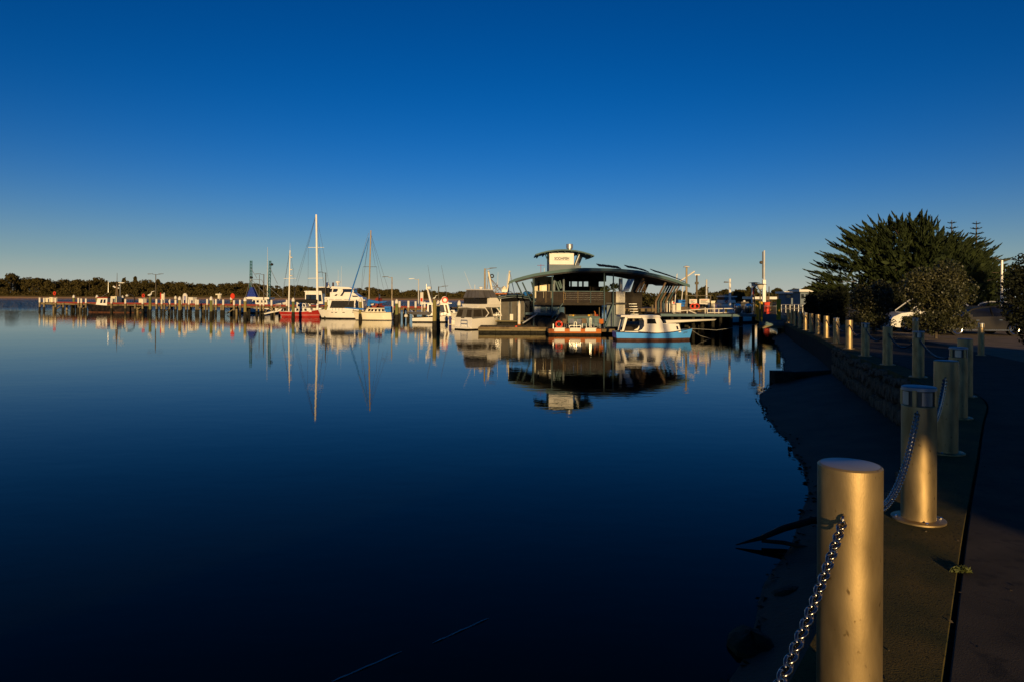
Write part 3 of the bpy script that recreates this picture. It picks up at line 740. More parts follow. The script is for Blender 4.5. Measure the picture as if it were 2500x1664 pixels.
for (lab, px, pt, wp) in (('tall ragged tree above the far wood at the left edge', 27, 666, 26), ('slim tree sticking up from the far wood right of the dark trawler mast', 303, 678, 11), ('thin bare-stemmed tree above the far wood near the pelican pile', 331, 674, 10), ('open crowned tree above the far wood behind the twin headed lamp', 385, 681, 16)):
    Y = YF+40; t = at(px, pt, Y); s = Y/F; c = (t.x, Y, t.z-9*s)
    tree('far_tree', lab, (t.x, Y, 2.2), [(c,(wp*s*.3,wp*s*.3,8*s))]+lump_set(c,(wp*s*.5,wp*s*.5,9*s),9,px,.33), .7, 420, K['forest'], .35, 'emergent trees on the far shore')
# ------------------------------------------------------------------ long jetty on the left
JA, JB = Vector((xw(98,121),121,0)), Vector((xw(1095,86),86,0))
JD = (JB-JA).normalized(); JN = Vector((-JD.y, JD.x, 0))      # JN points away from the viewer
def jet(s, o, z): p = JA + JD*s + JN*o; return Vector((p.x, p.y, z))
def jet_at(px, o=0.):     # distance along the jetty for a photo column
    best = 0; bd = 1e9
    Lj = (JB-JA).length
    for k in range(1601):
        s = Lj*k/1600; p = jet(s, o, 0); d = abs(1250+p.x/p.y*F-px)
        if d < bd: bd = d; best = s
    return best
LJ = (JB-JA).length
jt = thing('jetty', 'long timber jetty with red edge beam and white topped posts across the harbour', 'jetty', JA)
def jbox(mb, s0, s1, o0, o1, z0, z1):
    return mb.hexa([jet(s0,o0,z0),jet(s1,o0,z0),jet(s1,o1,z0),jet(s0,o1,z0),jet(s0,o0,z1),jet(s1,o0,z1),jet(s1,o1,z1),jet(s0,o1,z1)])
jbox(MB(), 0, LJ, 0, 4.2, 1.42, 1.56).build('deck', K['timber'], jt)
jbox(MB(), 4, LJ, -.14, -.002, 1.38, 1.66).build('edge_beam', K['redwood'], jt)
jbox(MB(), 0, LJ, -.06, .12, 1.14, 1.36).build('stringer', K['timber'], jt)
jbox(MB(), 0, 9, -.16, -.005, 1.22, 1.40).build('end_fascia', K['pontoon'], jt)
fp = [101,112,140,158.7,195.6,203,214,222.7,250,276,310,334,352,386,399,405.6,418,433,446,458,465,482.6,487.7,503,510,523,531,543.8,549,575,590,631,639,647,666.6,686,704,730,760,790,820,850,905,930,962,974,979,990,1000,1018,1040,1060,1080]
pile_m = {}
for i, px in enumerate(fp):
    s = jet_at(px); top = rng.choice((2.25,2.3,2.35,2.2)) if i % 4 != 3 else 1.5
    b = jet(s, -.30, 0)
    pl = MB().lathe(b, [(.14,-.5),(.14,.75),(.135,min(1.5,top))], 8).build('pile', K['jettypile'], jt, True)
    MB().lathe(b, [(.17,-.5),(.18,.3),(.15,.72)], 8).build('tide_band', K['tide'], pl, True)
    if top > 2: MB().lathe(b, [(.145,1.5),(.145,top)], 8).build('white_top', K['capwhite'], pl, True)
for k in range(34):     # inner and rear rows
    s = LJ*(k+.5)/34
    for o_ in (1.6, 4.0):
        MB().lathe(jet(s+rng.uniform(-.3,.3),o_,0), [(.16,-.5),(.16,1.42)], 7).build('pile', K['tide'] if k % 3 else K['jettypile'], jt, True)
    jbox(MB(), s-.12, s+.12, -.2, 4.3, 1.10, 1.40).build('crosshead', K['timber'], jt)
for k in range(12):     # brace planks seen as dark diagonals
    s = LJ*(k+.3)/12; MB().tube([jet(s,1.4,.2), jet(s+1.8,1.4,1.1)], .09, 5).build('brace', K['jettypile'], jt)
# things on the jetty
def on_jetty(px, o, name, label, cat, parts, group=None):
    s = jet_at(px, o); b = jet(s, o, 1.56); t = thing(name, label, cat, b, math.atan2(JD.y, JD.x), group)
    for nm, mb, mt in parts: mb.build(nm, K[mt], t, True)
    return t
on_jetty(122, 1.2, 'storage_box', 'cream fish box at the far left end of the jetty', 'box', [('body', MB().box(-.62,.62,-.4,.4,0,.66),'cream'), ('lid', MB().box(-.66,.66,-.44,.44,.662,.74),'cream')])
on_jetty(130, 1.4, 'storage_box', 'taller cream box beside the fish box on the jetty end', 'box', [('body', MB().box(-.45,.45,-.4,.4,0,.80),'cream'), ('lid', MB().box(-.48,.48,-.43,.43,.802,.86),'capwhite')])
on_jetty(134, .8, 'lifebuoy_stand', 'orange lifebuoy on a post at the jetty end', 'lifebuoy', [('post', MB().tube([(0,0,0),(0,0,1.5)],.05,6),'redwood'), ('ring', MB().torus((0,-.08,1.55),.27,.09,18,6),'ring')])
on_jetty(352, .8, 'lifebuoy_stand', 'red lifebuoy on a pole left of the pelican', 'lifebuoy', [('post', MB().tube([(0,0,0),(0,0,1.2)],.04,6),'alu'), ('ring', MB().torus((-.1,-.08,1.25),.24,.08,18,6),'ring')])
on_jetty(349, 1.6, 'storage_box', 'cream locker on the jetty under the red lifebuoy', 'box', [('body', MB().box(-.5,.3,-.4,.4,0,.7),'cream'), ('lid', MB().box(-.53,.33,-.43,.43,.702,.76),'cream')])
on_jetty(397, .9, 'notice_sign', 'red and white posts holding a cream notice on the jetty', 'sign', [('red_post', MB().box(-.52,-.40,-.05,.05,0,1.72),'ring'), ('white_post', MB().box(.30,.40,-.05,.05,0,1.72),'capwhite'), ('panel', MB().box(-.30,.22,-.03,.03,.55,1.55),'cream')])
sg = on_jetty(452, .9, 'jetty_sign', 'white round-topped sign with a blue panel on the jetty', 'sign', [('board', MB().prism([(-.46,0),(.46,0),(.46,1.2)]+[(.46*math.cos(R(a)),1.2+.46*math.sin(R(a))) for a in range(15,180,15)]+[(-.46,1.2)],-.06,.06),'capwhite'), ('blue_panel', MB().box(-.19,.19,-.08,-.061,.15,1.22),'signblue')])
for k in range(5): MB().box(-.1,.1,-.09,-.081,.25+.19*k,.36+.19*k).build('lettering', K['capwhite'], sg)
on_jetty(470, 1.0, 'fuel_cabinet', 'white cabinet on the jetty right of the round-topped sign', 'cabinet', [('body', MB().box(-.5,.5,-.35,.35,0,.98),'capwhite'), ('door', MB().box(-.1,.4,-.375,-.352,.12,.8),'white'), ('lid', MB().box(-.55,.55,-.4,.4,.982,1.04),'white')])
on_jetty(536, 1.0, 'jetty_hoist', 'cream hoist with a flat head on the jetty', 'hoist', [('post', MB().tube([(0,0,0),(0,0,1.75)],.05,6),'alu'), ('head', MB().box(-.75,.3,-.12,.12,1.4,1.6),'cream'), ('motor', MB().box(-.25,.12,-.15,.15,.85,1.39),'cream')])
on_jetty(568, 1.0, 'round_sign', 'round red sign beside a white capped pile on the jetty', 'sign', [('post', MB().tube([(0,0,0),(0,0,1.0)],.05,6),'redwood'), ('disc', MB().tube([(0,-.06,1.25),(0,.0,1.25)],.42,20),'ring')])
on_jetty(1030, 1.0, 'jetty_sign', 'tall white sign with red print behind the white fishing boat', 'sign', [('board', MB().box(-.22,.22,-.04,.04,.3,1.9),'capwhite'), ('print', MB().box(-.15,.15,-.055,-.041,.7,1.15),'ring'), ('post', MB().tube([(0,0,0),(0,0,.3)],.05,6),'alu')])
on_jetty(925, 1.2, 'fuel_bowser', 'orange red fuel tank hut on the jetty behind the blue sail cover', 'hut', [('body', MB().box(-.34,.34,-.3,.3,0,1.0),'redwood'), ('roof', MB().prism([(-.38,1.002),(.38,1.002),(0,1.2)],-.35,.35),'redwood'), ('vent', MB().tube([(.15,0,1.1),(.15,0,1.6)],.06,8),'alu')])
def lamp_pole(name, label, base, H, arms, r=.09, mat='darkpost', head=(.55,.16,.07)):
    t = thing(name, label, 'lamp', base, 0., 'lamp poles around the harbour')
    MB().tube([(0,0,0),(0,0,H)], [r, r*.7], 8).build('pole', K[mat], t, True)
    for sgn in arms:
        MB().tube([(0,0,H-.1),(sgn*.55,0,H)], .03, 5).build('arm', K[mat], t)
        x0, x1 = sorted((sgn*.5, sgn*(.5+head[0]+.2)))
        MB().hexa([(x0,-head[1],H-.02),(x1,-head[1]*.7,H+.06),(x1,head[1]*.7,H+.06),(x0,head[1],H-.02),(x0,-head[1],H+.07),(x1,-head[1]*.7,H+.10),(x1,head[1]*.7,H+.10),(x0,head[1],H+.07)]).build('lamp_head', K['lens' if mat=='alu' else 'darkpost'], t)
    return t
def jpole(px, ptop, label, arms, mat='darkpost', o=2.0):
    s = jet_at(px, o); b = jet(s, o, 1.56); lamp_pole('lamp_pole', label, b, zw(px, ptop, b.y)-1.56, arms, mat=mat)
jpole(380, 670, 'twin headed lamp pole on the jetty beside the pelican pile', (-1,1))
jpole(644, 670, 'lamp pole with bent head left of the second teal boom', (-1,), 'darkpost', 3.4)
jpole(795, 666, 'dark lamp pole rising behind the white cruiser', (-1,), 'darkpost', 1.5)
jpole(957, 677, 'grey lamp pole behind the stern of the cream yacht', (-1,), 'bronze')
jpole(1022, 682, 'pale lamp pole behind the tender of the fishing boat', (-1,), 'alu')
jpole(1071, 700, 'short lamp pole behind the fishing boat cabin', (1,), 'darkpost')
# ------------------------------------------------------------------ mooring piles
MP = [(180,720.5,759,'first capped mooring pile from the left, before the jetty end',1),(236.7,720.5,761,'capped mooring pile in front of the dark trawler bow',1),(299,722,762,'capped mooring pile in front of the trawler wheelhouse',1),
 (366.5,727,769,'uncapped mooring pile with a pelican standing on it',0),(428.5,722.6,763,'left and farther of two neighbouring capped piles left of the arched sign',1),(438.7,724,771.5,'right and nearer of two neighbouring capped piles left of the arched sign',1),
 (515.5,724,775,'capped pile right of the white cabinet with a rusty orange stain',1),(565,724,768,'capped pile beside the round red sign',1),(598.5,726,777,'capped pile in front of the boat with blue nets',1),
 (716,727,777,'capped pile in front of the red ketch hull',1),(796,728,778,'capped pile in front of the white cruiser bow',1),(880,727,782,'capped pile in front of the cream yacht bow',1),(968.5,730.7,785,'capped pile just right of the cream yacht stern',1),
 (1061,733,806,'tall green pile with a bird on top, in front of the fishing boat',0),(1070,733,800,'capped pile half hidden behind the tall green pile',1),(1121,733.6,795,'green pile left of the flybridge cruiser, in its shade',1)]
MPOS = []
def mooring_pile(x, y, top, label, cap, rad=.19, mat='pile', group='mooring piles in the harbour'):
    t = thing('mooring_pile', label, 'pile', (x,y,0), 0., group)
    MB().lathe((0,0,0), [(rad,.3),(rad,top*.6),(rad*.97,top)], 14).build('shaft', K[mat], t, True)
    MB().lathe((0,0,0), [(rad+.03,-.6),(rad+.045,.25),(rad+.02,.62),(rad+.004,.8)], 14).build('tide_band', K['tide'], t, True)
    if cap: MB().lathe((0,0,0), [(rad+.025,top-.02),(rad+.025,top+.22),(rad*.55,top+.44),(.01,top+.50)], 14).build('cap', K['capwhite'], t, True)
    return t
for i, (px, pt, pb, lab, cap) in enumerate(MP):
    v = (pb-724)-(px-1250)*.0051; Y = F*3/v; x = xw(px, Y); zt = zw(px, pt, Y)
    mooring_pile(x, Y, zt-(.50 if cap else 0), lab, cap, .19 if px < 1000 else .17, 'pile' if i % 3 else 'pilegreen'); MPOS.append((px, x, Y, zt))
Yw = 62.0
t = thing('mooring_pile', 'white pointed steel pile beside the shed doors', 'pile', (xw(1267.7,Yw),Yw,0), 0., 'mooring piles in the harbour')
zt = zw(1267.7,735,Yw)
MB().lathe((0,0,0), [(.14,.45),(.14,zt-.35),(.02,zt)], 16).build('shaft', K['capwhite'], t, True)
MB().lathe((0,0,0), [(.145,-.5),(.147,.5)], 16).build('rust_foot', K['orange'], t, True)
def bird(x, y, z, label, flip=1, s=1.):
    m = MB(); f = flip
    m.tube([(x-.42*f*s,y,z+.34*s),(x-.25*f*s,y,z+.36*s),(x-.02*f*s,y,z+.42*s),(x+.16*f*s,y,z+.55*s),(x+.20*f*s,y,z+.75*s),(x+.28*f*s,y,z+.92*s),(x+.36*f*s,y,z+.92*s),(x+.58*f*s,y,z+.98*s),(x+.72*f*s,y,z+1.02*s)],
           [.02*s,.12*s,.17*s,.11*s,.055*s,.06*s,.06*s,.03*s,.008*s], 10)
    for q in (-.05,.05): m.tube([(x-.02*f*s,y+q*s,z+.34*s),(x-.02*f*s,y+q*s,z)], .018*s, 5)
    tag(m.build('pelican', K['skin_bird'], None, True), label, 'bird')
px, x, Y, zt = MPOS[3]; bird(x, Y, zt, 'white pelican standing on a mooring pile, bill raised to the right', 1, .95)
px, x, Y, zt = MPOS[13]; bird(x, Y, zt, 'pale bird sitting on the tall green pile before the fishing boat', 1, .42)
# ------------------------------------------------------------------ boats
class Hull:
    def __init__(s, t, L, B, fs, fm, fb, rake, top, band, deck, zb=.14, tw=.8, trake=0., rail='rubber'):
        s.L, s.B, s.fs, s.fm, s.fb, s.rake, s.tw, s.trake = L, B, fs, fm, fb, rake, tw, trake
        ns = 22
        def mesh(z0, z1, k):
            vs = []; fs_ = []
            for side in (1,-1):
                base = len(vs)
                for i in range(ns+1):
                    q = i/ns
                    for j in range(k+1):
                        f = j/k; hh = s.h(q); a = z0 if z0 is not None else hh; b = z1 if z1 is not None else hh
                        vs.append(s.p(q, a+(b-a)*f, side))
                for i in range(ns):
                    for j in range(k):
                        a = base+i*(k+1)+j; b = a+k+1
                        fs_.append((a,b,b+1,a+1) if side < 0 else (a,a+1,b+1,b))
            half = (ns+1)*(k+1)
            for j in range(k): fs_.append((j, half+j, half+j+1, j+1))   # transom
            return MB().add(vs, fs_)
        mesh(zb, None, 5).build('hull', K[top], t, True)
        mesh(-.35, zb-.004, 2).build('waterline_band', K[band], t, True)
        m = MB(); vs = []
        for i in range(ns+1):
            q = i/ns; a = s.p(q, s.h(q)-.04, 1); b = s.p(q, s.h(q)-.04, -1); vs += [a, b]
        m.add(vs, [(2*i,2*i+1,2*i+3,2*i+2) for i in range(ns)]).build('deck', K[deck], t)
        if rail:
            for side in (1,-1): MB().tube([s.p(i/ns, s.h(i/ns)+.0, side) for i in range(ns+1)], .03, 6).build('rub_rail', K[rail], t, True)
    def h(s, q):
        if q < .45: return s.fs+(s.fm-s.fs)*(q/.45)
        return s.fm+(s.fb-s.fm)*((q-.45)/.55)**1.7
    def b(s, q):
        if q < .45: return s.B/2*(s.tw+(1-s.tw)*math.sin(q/.45*math.pi/2))
        return s.B/2*max(.012, 1-((q-.45)/.55)**2.3)
    def p(s, q, z, side=1):
        hh = s.h(q); f = max(0., min(1.05, (z+.35)/(hh+.35)))
        x = -s.L/2 + s.trake*(1-f)*(1-q) + q*(s.L - s.rake*(1-f)*q)
        k = .90-.45*q*q
        return (x, side*s.b(q)*(k+(1-k)*f**.8), z)
class Frus:
    """cabin with raked ends and tumblehome; panes can be set into its faces"""
    def __init__(s, x0, x1, w0, w1, z0, z1, rb=0., rf=0.):
        s.c = [Vector(p) for p in ((x0,-w0/2,z0),(x1,-w0/2,z0),(x1,w0/2,z0),(x0,w0/2,z0),(x0+rb,-w1/2,z1),(x1-rf,-w1/2,z1),(x1-rf,w1/2,z1),(x0+rb,w1/2,z1))]
    def solid(s): return MB().hexa(s.c)
    FACE = {'R':(0,1,5,4), 'L':(2,3,7,6), 'F':(1,2,6,5), 'B':(3,0,4,7)}
    def pane(s, side, u0, u1, v0, v1, t=.012):
        if side == 'L': u0, u1 = 1-u1, 1-u0     # u always runs stern to bow
        a, b, c, d = (s.c[i] for i in s.FACE[side]); n = (b-a).cross(d-a).normalized()
        def P(u, v): return a.lerp(b,u).lerp(d.lerp(c,u), v)
        q = [P(u0,v0), P(u1,v0), P(u1,v1), P(u0,v1)]
        return MB().hexa([p-n*.01 for p in q]+[p+n*t for p in q])
def rails(t, H, q0, q1, n, hgt=.6, r=.016, mat='chrome'):
    for side in (1,-1):
        m = MB(); top = []
        for i in range(n+1):
            q = q0+(q1-q0)*i/n; a = Vector(H.p(q, H.h(q), side)); top.append(a+Vector((0,0,hgt))); m.tube([a, a+Vector((0,0,hgt))], r*.8, 4)
        m.tube(top, r, 4); m.build('guard_rail', K[mat], t)
def boat(name, label, px, pyw, heading, cat='boat', Y=None):
    v = (pyw-724)-(px-1250)*.0051; Y = Y or F*3/v
    return thing(name, label, cat, (xw(px,Y), Y, 0), R(heading), 'boats moored in the harbour'), F/Y
# --- blue and white launch
t, s = boat('launch', 'small sky blue launch with a white cabin moored before the restaurant deck', 1595.5, 829, 1.5)
Lb = 193/s
H = Hull(t, Lb, 2.0, .58, .50, .83, .32, 'blue', 'antifoul', 'cream', .15, .85, .1, 'mesh')
X = lambda px: (px-1595.5)/s
Z = lambda py: (829-py)/s
for sy in (-1,1):
    y0, y1 = sorted((sy*.78, sy*.74))
    arcp = [(X(1563)-.18*math.sin(R(a))+.10, Z(790)+.30*math.cos(R(a))) for a in range(0,181,20)]
    MB().prism([(X(1558),Z(774.5)),(X(1605),Z(774.5)),(X(1613),Z(789)),(X(1615),Z(812)),(X(1552),Z(808)),(X(1562),Z(803)),(X(1567),Z(795)),(X(1567),Z(783)),(X(1564),Z(777.5))], y0, y1).build('cabin_side', K['gel'], t)
    y0, y1 = sorted((sy*.795, sy*.785))
    MB().prism([(X(1574),Z(778)),(X(1593),Z(778)),(X(1597),Z(789.5)),(X(1574),Z(789.5))], y0, y1).build('side_window', K['glass'], t)
    y0, y1 = sorted((sy*.78, sy*.72))
    MB().prism([(X(1513),Z(808)),(X(1518),Z(808)),(X(1527.5),Z(774)),(X(1521),Z(774))], y0, y1).build('rear_pillar', K['gel'], t)
    MB().prism([(X(1520),Z(807.5)),(X(1553),Z(807.5)),(X(1553),Z(812)),(X(1520),Z(812))], y0, y1).build('coaming', K['gel'], t)
    MB().prism([(X(1525),Z(776.5)),(X(1560),Z(776.5)),(X(1560),Z(774)),(X(1525),Z(774))], y0, y1).build('roof_beam', K['gel'], t)
MB().hexa([(X(1510),-.88,Z(773.8)),(X(1608),-.82,Z(773.8)),(X(1608),.82,Z(773.8)),(X(1510),.88,Z(773.8)),(X(1511),-.8,Z(769.5)),(X(1604),-.74,Z(769.5)),(X(1604),.74,Z(769.5)),(X(1511),.8,Z(769.5))]).build('roof', K['gel'], t)
ws = Frus(X(1600), X(1615), 1.5, 1.4, Z(800), Z(774.3), 0, X(1613)-X(1604)); ws.solid().build('windscreen_frame', K['gel'], t)
for u in ((.06,.47),(.53,.94)): ws.pane('F', u[0], u[1], .25, .92).build('windscreen_pane', K['glass'], t)
for side in 'RL': ws.pane(side, .08, .92, .4, .95).build('quarter_pane', K['glass'], t)
tr = Frus(X(1612), X(1658), 1.30, 1.05, Z(810), Z(791.5), 0, .12); tr.solid().build('fore_cabin', K['gel'], t)
for side in 'RL': tr.pane(side, .80, .90, .35, .8).build('porthole', K['glass'], t)
MB().tube([(X(1612),-.5,Z(791)),(X(1655),-.4,Z(791))], .025, 6).build('hand_rail', K['gel'], t); MB().tube([(X(1612),.5,Z(791)),(X(1655),.4,Z(791))], .025, 6).build('hand_rail', K['gel'], t)
MB().lathe((X(1535),0,.45), [(.35,0),(.38,.25),(.25,.45),(.05,.5)], 14).build('engine_cover', K['mesh'], t, True)
MB().lathe((X(1684),0,H.h(.97)-.03), [(.05,0),(.05,.14)], 8).build('bow_bitt', K['timber'], t)
def text_mesh(txt, size, ext=.003, off_=0.):
    cu = bpy.data.curves.new('lettering', 'FONT'); cu.body = txt; cu.size = size; cu.extrude = ext; cu.align_x = 'CENTER'; cu.offset = off_
    o = bpy.data.objects.new('tmp', cu); COL.objects.link(o); dg = bpy.context.evaluated_depsgraph_get()
    me = bpy.data.meshes.new_from_object(o.evaluated_get(dg)); bpy.data.objects.remove(o); return me
me = text_mesh('LSDM', .17); me.materials.append(K['ink'])
o = bpy.data.objects.new('bow_lettering', me); COL.objects.link(o); o.parent = t
pa = Vector(H.p(.86,.52,-1)); pb = Vector(H.p(.93,.55,-1)); dirx = (pb-pa).normalized(); up = (Vector(H.p(.86,.7,-1))-pa).normalized(); nn_ = dirx.cross(up).normalized(); up = nn_.cross(dirx)
Mx = Matrix((dirx, up, nn_)).transposed().to_4x4(); Mx.translation = pa.lerp(pb,.5)+nn_*.012-up*.06; o.matrix_basis = Mx
# mooring line of the launch
b0 = Vector((xw(1692,48), 48.4, .8)); 
tag(MB().tube([b0, Vector((15,50,.62)), Vector((18.5,52,.95))], .010, 5).build('mooring_line', K['rope']), 'upper mooring line from the blue launch bow to the jetty', 'rope')
tag(MB().tube([b0+Vector((.02,0,-.1)), Vector((13.6,49.3,.25)), Vector((14.6,50,-.02))], .008, 5).build('mooring_line', K['rope']), 'lower mooring line from the blue launch bow into the water', 'rope')
# --- flybridge cruiser, stern towards the viewer
t, s = boat('flybridge_cruiser', 'white flybridge cruiser with grey canvas and clears, stern towards the viewer', 1179, 797, 46, Y=63.5)
t.scale = (.86,.93,1.0)
sc_ = 63.5/F
Lc = 5.6; H = Hull(t, Lc, 2.75, 1.0, 1.12, 1.42, .9, 'gel', 'blackhull', 'gel', .10, .95, -.1, 'steel')
MB().box(-Lc/2-.55, -Lc/2+.06, -1.15,1.15,.10,.24).build('swim_platform', K['gel'], t)
for (a, b) in ((-1.2,-.15),(.45,1.25)): MB().box(-Lc/2-.02,-Lc/2+.10,a,b,.24,1.08).build('transom_locker', K['gel'], t)
MB().box(-Lc/2+.0,-Lc/2+.05,-.149,.449,.30,.95).build('transom_gate', K['canvas'], t)
m = MB(); bx = -Lc/2-.42
for yy in (-.95,-.05): m.tube([(bx,yy,.24),(bx,yy,.86)], .025, 6)
for zz in (.55,.86): m.tube([(bx,-.95,zz),(bx,-.05,zz)], .025, 6)
m.build('boarding_rail', K['chrome'], t)
ck = Frus(-Lc/2+.02, .35, 2.45, 2.05, 1.02, 1.92, .28, .2); ck.solid().build('cockpit_canvas', K['canvas'], t)
for u in ((.06,.36),(.64,.94)): ck.pane('B', u[0], u[1], .12, .85).build('canvas_window', K['mesh'], t)
for u in ((.05,.45),(.5,.92)): ck.pane('R', u[0], u[1], .15, .85).build('canvas_window', K['mesh'], t)
for sy in (-1,1): MB().tube([(-.9,sy*1.22,1.05),(-.35,sy*1.18,1.45),(-.75,sy*1.06,1.93),(-Lc/2+.35,sy*1.04,1.97)], .06, 8).build('canopy_hoop', K['gel'], t, True)
MB().tube([(-Lc/2+.3,-1.04,1.95),(-Lc/2+.22,0,2.02),(-Lc/2+.3,1.04,1.95)], .05, 8).build('canopy_hoop', K['gel'], t, True)
cb = Frus(.3, 2.1, 2.2, 1.75, 1.15, 2.0, 0, .95); cb.solid().build('saloon', K['gel'], t)
for side in 'RL': cb.pane(side, .08, .80, .25, .9).build('saloon_window', K['glass'], t)
cb.pane('F', .08, .92, .15, .9).build('windscreen', K['glass'], t)
fy = Frus(-1.75, 1.3, 2.35, 2.5, 1.98, 2.28, -.1, -.1); fy.solid().build('flybridge_deck', K['gel'], t)
fw = Frus(-.55, 1.5, 2.4, 2.3, 2.281, 2.85, .45, .55); fw.solid().build('flybridge_coaming', K['gel'], t)
bk = Frus(-1.7, -.5, 2.2, 2.2, 2.281, 2.80, .0, 0.); bk.solid().build('bridge_curtain', K['black'], t)
cl = Frus(-1.75, 1.05, 2.3, 1.75, 2.852, 3.55, .22, .45); cl.solid().build('clear_panel', K['tint'], t)
for u in (.25,.5,.75): cl.pane('B', u-.008, u+.008, 0, 1).build('clear_seam', K['mesh'], t)
for u in (.33,.66): cl.pane('R', u-.008, u+.008, 0, 1).build('clear_seam', K['mesh'], t)
MB().hexa([(-1.65,-1.0,3.55),(.7,-1.0,3.55),(.7,1.0,3.55),(-1.65,1.0,3.55),(-1.5,-.9,3.64),(.6,-.9,3.64),(.6,.9,3.64),(-1.5,.9,3.64)]).build('hardtop', K['gel'], t)
MB().lathe((-.4,-.1,3.64), [(.10,0),(.10,.08),(.22,.10),(.22,.2),(.1,.25)], 16).build('radar', K['gel'], t, True)
for (a, b) in (((-1.3,.4,3.64),(-1.75,1.0,5.3)), ((.3,-.5,3.64),(-.1,-.5,5.3))): MB().tube([a,b],[.016,.008],5).build('antenna', K['white'], t)
MB().tube([(-1.4,-.2,3.64),(-1.4,-.2,4.05)],.03,6).build('light_mast', K['white'], t)
for u in (.58,.72,.86): MB().tube([Vector(H.p(u,1.05,-1))+Vector((0,.03,0)), Vector(H.p(u,1.05,-1))-Vector((0,.03,0))],.07,12).build('porthole', K['glass'], t)
rails(t, H, .62, .98, 5, .35, .02)
# --- fishing boat with tender at its stern
t, s = boat('fishing_boat', 'white fishing boat with radar mast and a grey tender slung at its stern', 1064, 787, 2, Y=79)
X = lambda px: (px-1064)*79/F
Z = lambda py: 3-((py-724)+.95)*79/F
H = Hull(t, (1117-1008)*79/F, 2.4, .50, .62, 1.25, .5, 'gel', 'blackhull', 'gel', .12, .9)
cb = Frus(X(1045), X(1102), 1.75, 1.6, .75, Z(742), 0, .35); cb.solid().build('wheelhouse', K['gel'], t)
MB().box(X(1032), X(1104), -.95,.95, Z(741.8), Z(739.5)).build('wheelhouse_roof', K['gel'], t)
for u in ((.06,.20),(.24,.42),(.50,.78)):
    for side in 'RL': cb.pane(side, u[0], u[1], .30, .92).build('cabin_window', K['glass'], t)
for side in 'RL': cb.pane(side, .84, .93, .2, .92).build('door', K['strut'], t)
cb.pane('F',.1,.9,.4,.92).build('windscreen', K['glass'], t)
fc = Frus(X(1100), X(1114), 1.4, 1.1, 1.0, Z(757), 0, .2); fc.solid().build('fore_cabin', K['gel'], t)
for side in 'R': fc.pane(side, .15, .5, .2, .75).build('porthole', K['glass'], t)
MB().tube([(X(1052),0,Z(740)),(X(1043),0,Z(704))],[.14,.09],8).build('radar_mast', K['gel'], t, True)
MB().lathe((X(1047),0,Z(706)), [(.25,0),(.28,.1),(.25,.26),(.1,.30)], 16).build('radar', K['gel'], t, True)
MB().tube([(X(1041),0,Z(708)),(X(1041),0,Z(694))],.04,6).build('masthead', K['steel'], t)
for (a, b) in (((1054,712),(1043.5,648)),((1089,712),(1076.5,648))): MB().tube([(X(a[0]),.3,Z(a[1]+28)),(X(a[0]),.3,Z(a[1])),(X(b[0]),.3,Z(b[1]))],[.03,.026,.012],5).build('outrigger', K['wire'], t)
MB().prism([(X(1073),Z(739.4)),(X(1096),Z(739.4)),(X(1088),Z(724)),(X(1082),Z(725))],-.5,.5).build('canopy', K['gel'], t)
MB().torus((X(1087),-.56,Z(733)),.30,.08,18,6).build('lifebuoy', K['ring'], t, True)
MB().hexa([(X(1008),-1.05,Z(768)),(X(1052),-1.05,Z(769)),(X(1052),-.3,Z(769)),(X(1008),-.3,Z(768)),(X(992),-1.15,Z(761)),(X(1057),-1.15,Z(761)),(X(1057),-.2,Z(761)),(X(992),-.2,Z(761))]).build('tender', K['tint'], t)
for px in (1003,1040): MB().tube([(X(px),-.2,Z(757)),(X(px+6),-.9,Z(760)),(X(px+8),-.6,Z(776))],.035,6).build('davit', K['gel'], t, True)
for px in (1032,1066): MB().tube([(X(px),-.8,Z(740)),(X(px),-.8,Z(762))],.03,6).build('roof_post', K['steel'], t)
MB().lathe((X(993.5),-.6,Z(776)), [(.05,0),(.22,.12),(.22,.3),(.05,.45)], 12).build('buoy', K['capwhite'], t, True)
rails(t, H, .55, .97, 6, .4, .02)
# --- dinghy between fishing boat and cruiser
t, s = boat('dinghy', 'small white dinghy with a navy cover between the fishing boat and the flybridge cruiser', 1110, 786, 0, Y=73)
H = Hull(t, 1.3, .9, .55, .55, .6, .1, 'gel', 'gel', 'gel', .1, .95)
MB().box(-.55,-.28,-.55,-.46,.05,.85).build('cover', K['purple'], t)
MB().tube([(-.2,-.48,.3),(.5,-.48,.3)],.03,6).build('step_rail', K['steel'], t); MB().tube([(-.2,-.48,.6),(.5,-.48,.6)],.03,6).build('step_rail', K['steel'], t)
# --- cream sailing yacht
t, s = boat('sailing_yacht', 'cream sailing yacht with blue sail cover and blue furled jib, bow to the left', 909, 779, 180, Y=84)
X = lambda px: -(px-909)*84/F
Z = lambda py: 3-((py-724)+1.74)*84/F
H = Hull(t, 96*84/F, 1.75, .98, .92, 1.18, .55, 'cream', 'blackhull', 'cream', .08, .75, -.12, 'timber')
tr = Frus(X(944), X(892), 1.3, 1.05, .88, Z(752), .1, .3); tr.solid().build('coach_roof', K['cream'], t)
for u in (.12,.30,.48,.66,.82):
    for side in 'RL': tr.pane(side, u-.05, u+.05, .3, .75).build('port_light', K['glass'], t)
mt_ = (X(904.5),0,Z(563)); MB().tube([(X(900),0,.9), mt_],[.10,.075],8).build('mast', K['bronze'], t, True)
MB().tube([(X(887),0,Z(652)),(X(919),0,Z(652))],.03,5).build('spreader', K['wire'], t)
MB().tube([(X(900),0,Z(736)),(X(925),0,Z(739)),(X(944),0,Z(737))],[.22,.16,.06],8).build('sail_cover', K['bluecover'], t, True)
MB().tube([(X(901),0,Z(731)),(X(901),0,Z(748))],[.10,.26],8).build('sail_cover', K['bluecover'], t, True)
